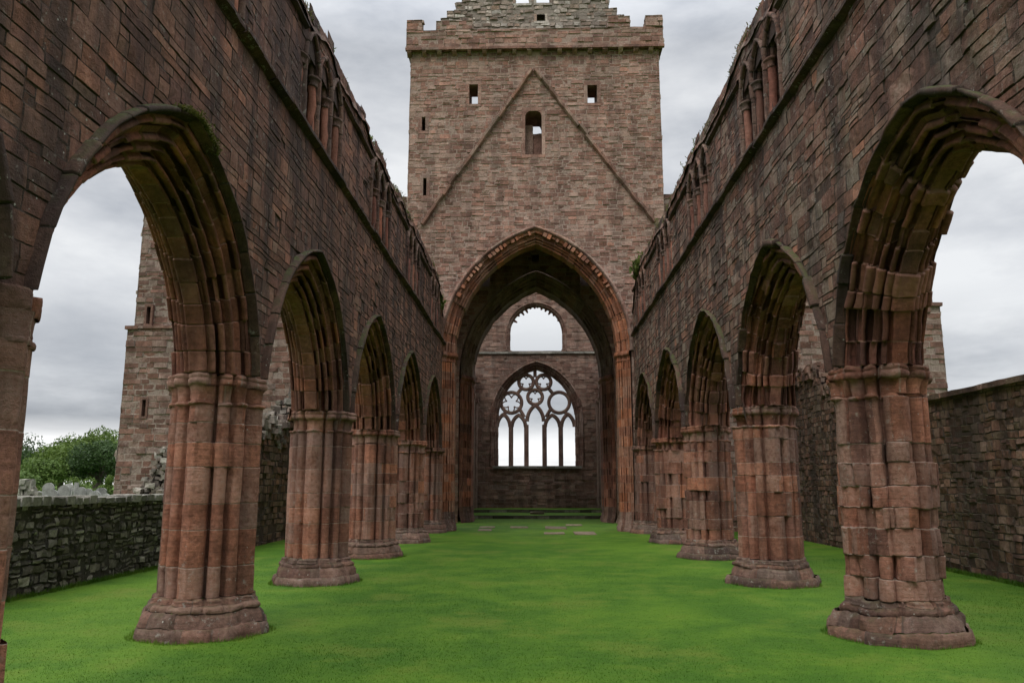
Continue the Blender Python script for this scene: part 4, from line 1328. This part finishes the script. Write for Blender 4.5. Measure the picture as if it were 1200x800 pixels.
F_ = 930.0
TAN = 167 / 930.; TH_ = math.atan(TAN); YAW = math.atan(27 / 930.) * math.cos(TH_)
def ground_pt(px, py, z=0.):
    """photo pixel (1200 wide) to a point on a level plane"""
    a, b_ = (px - 600) / F_, (400 - py) / F_
    d = np.array([a, math.cos(TH_) - b_ * math.sin(TH_), math.sin(TH_) + b_ * math.cos(TH_)])
    d = np.array([d[0] * math.cos(YAW) - d[1] * math.sin(YAW), d[0] * math.sin(YAW) + d[1] * math.cos(YAW), d[2]])
    return d * ((z - 2.0) / d[2])
slabs = [(571, 617.5, 17, 'brown flat slab in the lawn near the left rear crossing pier'), (568.5, 620.6, 15, 'thin slab sliver in the lawn just before another slab by the left crossing'),
         (608.5, 617.5, 20, 'narrow pale slab in the lawn left of the centre line'), (651.3, 618, 24, 'broad brown slab in the lawn below the great window'),
         (672.5, 615, 18, 'small slab set closest to the grass steps on the right'), (649.5, 624.6, 23, 'brown slab lying just in front of the broad one'),
         (685, 624.5, 24, 'largest tan slab in the lawn, right of the centre line'), (731, 617.5, 15, 'slab in the lawn at the foot of the right crossing pier')]
for i, (px, py, wpx, lab) in enumerate(slabs):
    p = ground_pt(px, py)
    w = wpx * p[1] / F_; dd = .5 if i not in (3, 6) else .9
    mb = MB(); mb.rough_box((p[0] - w / 2, p[1] - dd, -.05), (p[0] + w / 2, p[1] + dd, .022), .2, .02, 3, seed=i + 30)
    tag(mb.build('ground_slab', M['slab']), lab, 'slab', 'flat slabs sunk in the lawn')
p = ground_pt(629.5, 602, SH)
mb = MB(); mb.rough_box((p[0] - .45, p[1] - .35, SH - .05), (p[0] + .45, p[1] + .35, SH + .13), .12, .03, 4, seed=77, rnd=.2)
tag(mb.build('stone_block', M['slab']), 'small low stone block on the grass between the two chancel steps', 'stone block')

# mown grass blades in the foreground
r = np.random.default_rng(3)
n = 170000
yy = 4.3 + 21 * (1 - np.sqrt(1 - r.random(n) ** 1.1))
xx = r.uniform(-1, 1, n) * np.minimum(11, yy * .72 + .6) + .15
ok = (np.abs(xx) < 9.6)
ok &= xx > -9.1
for (cx_, side) in ((LX, 0), (RX, 1)):
    for py in PY: ok &= (xx - cx_) ** 2 + (yy - py) ** 2 > .86 ** 2
xx, yy = xx[ok], yy[ok]; n = len(xx)
az = r.uniform(0, 2 * np.pi, n); lean = r.uniform(.2, 1.0, n); L = r.uniform(.001, .009, n) * (1 + .25 * fbm(np.stack([xx, yy, xx * 0], 1) * 1.5, 2, 2)); wd = r.uniform(.0025, .0045, n) * (1 + yy / 14)
c = np.stack([xx, yy, np.full(n, -.02)], 1)
s = np.stack([-np.sin(az), np.cos(az), 0 * az], 1) * wd[:, None]
tip = c + np.stack([np.cos(az) * lean * L, np.sin(az) * lean * L, L + .018], 1)
V = np.stack([c - s, c + s, tip], 1).reshape(-1, 3)
F = np.arange(n * 3).reshape(n, 3)
mb = MB(); mb.add(V, F, np.stack([r.random(n), r.random(n), r.random(n), np.zeros(n)], 1))
# longer grass left by the mower round the stone
for (cx_, yl) in ((LX, PY), (RX, PY[1:])):
    for i_, py in enumerate(yl[:4]):
        m_ = 1700
        a_ = r.uniform(0, 2 * np.pi, m_); rr = .84 + .12 * r.random(m_) + .03 * np.sin(a_ * 7)
        c_ = np.stack([cx_ + rr * np.cos(a_), py + rr * np.sin(a_), np.full(m_, -.02)], 1)
        az2 = r.uniform(0, 2 * np.pi, m_); L2 = r.uniform(.015, .055, m_); w2 = r.uniform(.003, .006, m_)
        s2 = np.stack([-np.sin(az2), np.cos(az2), 0 * az2], 1) * w2[:, None]
        t2 = c_ + np.stack([np.cos(az2) * L2 * .5, np.sin(az2) * L2 * .5, L2 + .02], 1)
        mb.add(np.stack([c_ - s2, c_ + s2, t2], 1).reshape(-1, 3), np.arange(m_ * 3).reshape(m_, 3), np.stack([r.random(m_) * .6 + .4, r.random(m_), r.random(m_), np.zeros(m_)], 1))
for (xw, ya, yb, sg_) in ((-9.2, 5, 23, 1), (9.75, 8, 24, -1)):
    m_ = 9000
    yy2 = r.uniform(ya, yb, m_); xx2 = xw + sg_ * np.abs(r.normal(.03, .05, m_))
    c_ = np.stack([xx2, yy2, np.full(m_, -.02)], 1); az2 = r.uniform(0, 2 * np.pi, m_); L2 = r.uniform(.03, .12, m_); w2 = r.uniform(.004, .008, m_)
    s2 = np.stack([-np.sin(az2), np.cos(az2), 0 * az2], 1) * w2[:, None]
    t2 = c_ + np.stack([np.cos(az2) * L2 * .5, np.sin(az2) * L2 * .5, L2 + .02], 1)
    mb.add(np.stack([c_ - s2, c_ + s2, t2], 1).reshape(-1, 3), np.arange(m_ * 3).reshape(m_, 3), np.stack([r.random(m_) * .8, r.random(m_), r.random(m_), np.zeros(m_)], 1))
go = mb.build('mown_grass', M['blade'])
tag(go, 'short mown green grass blades covering the nave floor', 'grass'); kind(go, 'stuff')

# ------------------------------------------------------------------ weeds on the wall heads
def weed(side, y, size, n, label, group, mat='weed', stalks=0, xoff=.1, zoff=0.):
    sg = side; xf = LF if side < 0 else RF
    z = wall_tops[side](y) + zoff
    base = np.array([xf + sg * xoff, y, z])
    mb = MB()
    moss_tufts(mb, [base], n, size * .6, (size * .3, size * .5, size * .3), seed=int(y * 31 + side * 7 + 1000), wid=.13)
    for k in range(stalks):
        d = np.array([random.gauss(0, .25), random.gauss(0, .25), 1]) * size * random.uniform(1.3, 2.3)
        mb.tube([base, base + d * .5 + RNG.normal(0, .02, 3), base + d], [.006, .005, .004], 4, (1, 1, 1, 0))
        moss_tufts(mb, [base + d, base + d * .8], 8, .07, (.03, .03, .03), seed=k)
    tag(mb.build('wall_plant', M[mat]), label, 'plant', group)
gl, gr = 'weeds on the left wall head', 'weeds on the right wall head'
for y in (11.8, 14.6, 16.3, 18.9, 20.2, 22.7, 25.1, 27.0, 29.6, 31.5):
    weed(-1, y + random.uniform(-.4, .4), random.uniform(.08, .16), 90, 'small weed tuft on the ragged top of the left nave wall', gl, stalks=0)
for y in (12.2, 13.8, 16.6, 18.2, 20.7, 22.1, 24.8, 27.4):
    weed(1, y + random.uniform(-.4, .4), random.uniform(.08, .16), 90, 'small weed tuft on the ragged top of the right nave wall', gr, stalks=random.choice((0, 2, 3)))
weed(-1, 33.9, .5, 420, 'green fern clump growing where the left nave wall meets the tower', None, xoff=.2, zoff=-.25)
weed(1, 32.2, .55, 900, 'leafy green bush growing where the right nave wall meets the tower', None, xoff=.2, zoff=-.2)
# moss cushion on the near left arch
mb = MB()
pts = []
for q in np.linspace(-.42, .62, 40):
    Rr = math.hypot(2.60, .44) + .54 + .08
    pts.append((LF + .06, (PY[0] + PY[1]) / 2 + q, ZL + .02 - .44 + math.sqrt(Rr * Rr - (abs(q) + .58) ** 2)))
moss_tufts(mb, pts, 5200, .028, (.05, .03, .018), seed=9, wid=.3)
tag(mb.build('moss_cushion', M['moss']), 'green moss cushion on the crown of the near left arch', 'moss')

# ------------------------------------------------------------------ graveyard and trees beyond the low wall
def px_at(px, y):  # x coordinate seen at photo column px, at distance y
    return (px - 627) / F_ * y
hs = [(30, 47, 1.25, 'headstone'), (36.5, 52, 1.5, 'headred'), (45, 50, 1.2, 'headstone'), (52, 46, 1.05, 'headstone'), (57, 56, 1.65, 'headstone'), (63, 49, 1.3, 'headstone'), (69, 47, .95, 'headdark'),
      (76, 53, 1.55, 'headstone'), (84, 48, .95, 'headdark'), (80.5, 58, 1.6, 'headstone'), (90, 56, 1.7, 'cross'), (95.5, 50, 1.5, 'headstone'), (103, 54, 1.35, 'headstone'), (107, 47, 1.0, 'headdark'), (113, 52, 1.25, 'headstone'), (120, 55, 1.4, 'headstone'), (125.5, 49, 1.15, 'headstone')]
for i, (px, y, h, k) in enumerate(hs):
    x = px_at(px, y); z0 = float(gz(np.array(x), 0.)) - .05
    w = .62 + .25 * ((i * 37) % 10) / 10
    mb = MB()
    kk = np.array([random.random(), random.random(), random.random(), 0])
    # plinth + slab with round or shouldered head, or a cross
    mb.box((x - w * .65, y - .2, z0), (x + w * .65, y + .2, z0 + .22), kk)
    if k == 'cross':
        mb.box((x - .13, y - .09, z0 + .22), (x + .13, y + .09, z0 + h), kk); mb.box((x - .42, y - .085, z0 + h * .66), (x + .42, y + .085, z0 + h * .66 + .24), kk)
    else:
        n = 14; ph = np.linspace(0, np.pi, n)
        hd = w * .5 if i % 3 else w * .28
        out = [(-w / 2, z0 + .22)] + [(-w / 2 * math.cos(a), z0 + h - hd + hd * math.sin(a)) for a in ph] + [(w / 2, z0 + .22)]
        out = [(-q if j not in (0,) else q, zz) for j, (q, zz) in enumerate(out)] if False else out
        f = np.array([(x + q, y - .07, zz) for q, zz in out]); g = f + np.array([0, .14, 0])
        m = len(out)
        mb.add(np.concatenate([f, g]), [tuple([j, (j + 1) % m, m + (j + 1) % m, m + j]) for j in range(m)], kk)
        mb.add(f, [tuple(range(m))], kk); mb.add(g, [tuple(range(m))], kk)
    lab = {'headstone': 'grey upright headstone in the graveyard beyond the low rubble wall', 'headred': 'reddish headstone at the left of the graveyard beyond the low wall',
           'headdark': 'low dark polished headstone in the graveyard beyond the low wall', 'cross': 'pale stone cross standing among the headstones beyond the low wall'}[k]
    tag(mb.build('headstone' if k != 'cross' else 'stone_cross', M['headstone' if k == 'cross' else k]), lab, 'gravestone', 'headstones beyond the low wall')
# old rubble dyke at the far left
x = px_at(31, 44)
mb = MB()
for k in range(110):
    s = random.uniform(.14, .3); a = random.uniform(-1.1, 1.1); z = random.uniform(0, 2.3 - abs(a) * .6)
    mb.rough_box((x + a * .55 - s, 44 - s + random.uniform(-.3, .3), z - s * .7), (x + a * .55 + s, 44 + s, z + s * .7), .2, .06, 3, seed=k, rnd=.7)
tag(mb.build('rubble_dyke', M['coping']), 'grey rubble dyke end at the left of the graveyard', 'wall')

def tree(px, y, w, h, mat, label, seed, trunk=True, dens=1.0, group=None, name='tree'):
    r = np.random.default_rng(seed)
    x = px_at(px, y); z0 = float(gz(np.array(x), 0.))
    t = thing(name, label, 'tree' if trunk else 'shrub', (x, y, z0), group)
    nl = 12 if trunk else 6
    cl = []
    for k in range(nl):
        a = r.uniform(0, 2 * np.pi); rr = w * .34 * math.sqrt(r.random())
        cz = z0 + h * (r.uniform(.35, .82) if trunk else r.uniform(.2, .6))
        cl.append((x + rr * math.cos(a), y + rr * math.sin(a), cz, w * r.uniform(.15, .24)))
    cl.append((x, y, z0 + h * .82, w * .17))
    mb = MB()
    for (cx_, cy_, cz, cr) in cl:
        n = int(620 * dens)
        d = r.normal(0, 1, (n, 3)); d /= np.linalg.norm(d, axis=1)[:, None]
        lump = 1 + .35 * fbm(d * 2.2 + seed + cx_, seed, 2)
        P = np.array([cx_, cy_, cz]) + d * (cr * lump * (.55 + .5 * r.random(n) ** .5))[:, None] * np.array([1, 1, .85])
        s = r.uniform(.09, .20, n) * (w / 9) ** .5
        u = r.normal(0, 1, (n, 3)); u /= np.linalg.norm(u, axis=1)[:, None]
        v = np.cross(u, d + .3 * r.normal(0, 1, (n, 3))); v /= np.linalg.norm(v, axis=1)[:, None] + 1e-9
        Q = np.stack([P - u * s[:, None], P - v * s[:, None] * .6, P + u * s[:, None], P + v * s[:, None] * .6], 1).reshape(-1, 3)
        tt = np.stack([np.clip(r.random(n) * .7 + r.random() * .3, 0, 1), r.random(n), r.random(n), np.zeros(n)], 1)
        mb.add(Q, np.arange(n * 4).reshape(n, 4), tt)
    mb.build('crown', M[mat], t)
    if trunk:
        mb = MB()
        mb.tube([(x, y, z0 - .2), (x + .1, y, z0 + h * .25), (x, y + .1, z0 + h * .5), (x, y, z0 + h * .75)], [w * .045, w * .035, w * .025, w * .008], 9)
        for (cx_, cy_, cz, cr) in cl[:7]:
            mb.tube([(x, y, z0 + h * .3), ((x + cx_) / 2, (y + cy_) / 2, cz * .5 + (z0 + h * .3) * .5 + .3), (cx_, cy_, cz)], [w * .02, w * .014, w * .005], 6)
        mb.build('trunk', M['bark'], t)
    return t
tree(112, 96, 9.5, 8.2, 'leaf1', 'broad tallest green tree behind the graveyard, next to the transept corner', 1)
tree(117, 78, 6.8, 5.6, 'leaf2', 'rounded dark green tree in front of the tallest tree, next to the transept corner', 2)
tree(70, 84, 8.0, 5.3, 'leaf1', 'spreading green tree in the middle of the graveyard edge', 3)
tree(88, 108, 9.0, 7.4, 'leaf2', 'dark tree crown rising behind the middle tree', 4)
tree(48, 125, 12, 6.6, 'leaf2', 'dark wide far tree at the left end of the treeline', 5)
tree(38, 75, 6.5, 3.3, 'leaf3', 'low light green bushy tree behind the rubble dyke', 6)
tree(22, 115, 10, 5.6, 'leaf2', 'dark far tree next to the left edge pier', 7)
tree(128, 118, 12, 9.0, 'leaf1', 'mid green far tree partly behind the transept corner', 8)
tree(-5, 100, 12, 6.2, 'leaf2', 'dark far tree mostly hidden behind the left edge pier', 9)
for i, (px, y, w, h) in enumerate(((60, 66, 2.6, 1.75), (86, 66, 4.0, 1.8), (105, 68, 3.0, 1.9), (129, 60, 2.0, 2.3))):
    tree(px, y, w, h, 'leaf1', ['clipped green shrub at the left behind the headstones', 'wide low green shrub behind the stone cross', 'low green shrub behind the dark headstones', 'green shrub against the foot of the transept corner'][i], 30 + i, trunk=False, dens=.5, name='shrub')
# distant trees seen through the east window
tree(649, 170, 9, 3.6, 'leaf2', 'tiny distant tree crown seen through the foot of the east window', 40, dens=.4)

# ------------------------------------------------------------------ sky, sun, camera
w = bpy.data.worlds.new('World'); SC.world = w; w.use_nodes = True
nt = w.node_tree; nt.nodes.clear(); b = NB(nt)
SUN_EL, SUN_AZ = 52, 200     # from behind the camera, a little to the right
sky = b.n('ShaderNodeTexSky', sky_type='NISHITA'); sky.sun_disc = False
sky.sun_elevation = R_(SUN_EL); sky.sun_rotation = R_(SUN_AZ); sky.air_density = 1.0; sky.dust_density = 2.0
tc = b.n('ShaderNodeTexCoord'); dirv = tc.outputs['Generated']
sx = b.n('ShaderNodeSeparateXYZ'); b.l(dirv, sx.inputs[0])
el = sx.outputs[2]
cs = b.scalevec(dirv, (1., 1., 2.6))
n1 = b.noise(cs, 1.7, 7, .55); n2 = b.noise(cs, 4.5, 6, .6)
cl = b.math('ADD', b.math('MULTIPLY', n1, .7), b.math('MULTIPLY', n2, .3))
cloud = b.ramp(b.mapr(cl, .41, .60), [(0, (3.5, 3.7, 4.05)), (.5, (5.2, 5.35, 5.6)), (1, (6.9, 7.0, 7.1))])
# low on the horizon: darker banks over a bright gap
bank = b.math('MULTIPLY', b.mapr(el, .22, .09), b.mapr(b.noise(b.scalevec(dirv, (1, 1, 4.)), 2.6, 7, .6), .31, .50))
cloud = b.mix(b.math('MULTIPLY', bank, .85), cloud, (2.7, 2.85, 3.15, 1))
gap = b.math('MULTIPLY', b.mapr(el, .075, .045), b.mapr(b.noise(b.scalevec(dirv, (1, 1, 9.)), 3., 5, .6), .36, .55, .65, 1))
cloud = b.mix(gap, cloud, (9.2, 9.2, 9.2, 1))
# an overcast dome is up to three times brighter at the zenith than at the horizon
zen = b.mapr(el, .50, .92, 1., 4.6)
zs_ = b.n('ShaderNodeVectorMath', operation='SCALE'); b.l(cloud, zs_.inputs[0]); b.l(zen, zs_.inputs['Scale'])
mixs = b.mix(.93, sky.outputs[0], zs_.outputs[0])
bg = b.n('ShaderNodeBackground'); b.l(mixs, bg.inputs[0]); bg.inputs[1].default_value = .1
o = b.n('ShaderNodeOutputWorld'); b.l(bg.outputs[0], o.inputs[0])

sl = bpy.data.lights.new('sun', 'SUN'); sl.energy = 1.2; sl.angle = R_(25); sl.color = (1, .96, .9)
so = bpy.data.objects.new('sun', sl); COL.objects.link(so)
az = R_(SUN_AZ); e_ = R_(SUN_EL)
# Nishita: rotation 0 points to +Y, growing clockwise seen from above
sd = np.array([math.sin(az) * math.cos(e_), math.cos(az) * math.cos(e_), math.sin(e_)])
from mathutils import Vector
so.rotation_euler = Vector(-sd).to_track_quat('-Z', 'Y').to_euler()
so.location = (0, -10, 40)

cam = bpy.data.cameras.new('camera'); co = bpy.data.objects.new('camera', cam); COL.objects.link(co)
cam.sensor_width = 36; cam.lens = F_ / 1200 * 36; cam.clip_end = 4000; cam.clip_start = .05
co.location = (0, 0, 2.0); co.rotation_euler = (R_(90) + TH_, 0, YAW)
SC.camera = co
vs = SC.view_settings; vs.view_transform = 'Standard'; vs.look = 'None'; vs.exposure = .38; vs.gamma = 1; vs.use_curve_mapping = False
cy = SC.cycles
cy.use_denoising = True
try: cy.denoiser = 'OPENIMAGEDENOISE'
except Exception: pass
cy.max_bounces = 6; cy.diffuse_bounces = 4
cy.use_adaptive_sampling = True; cy.adaptive_threshold = .015
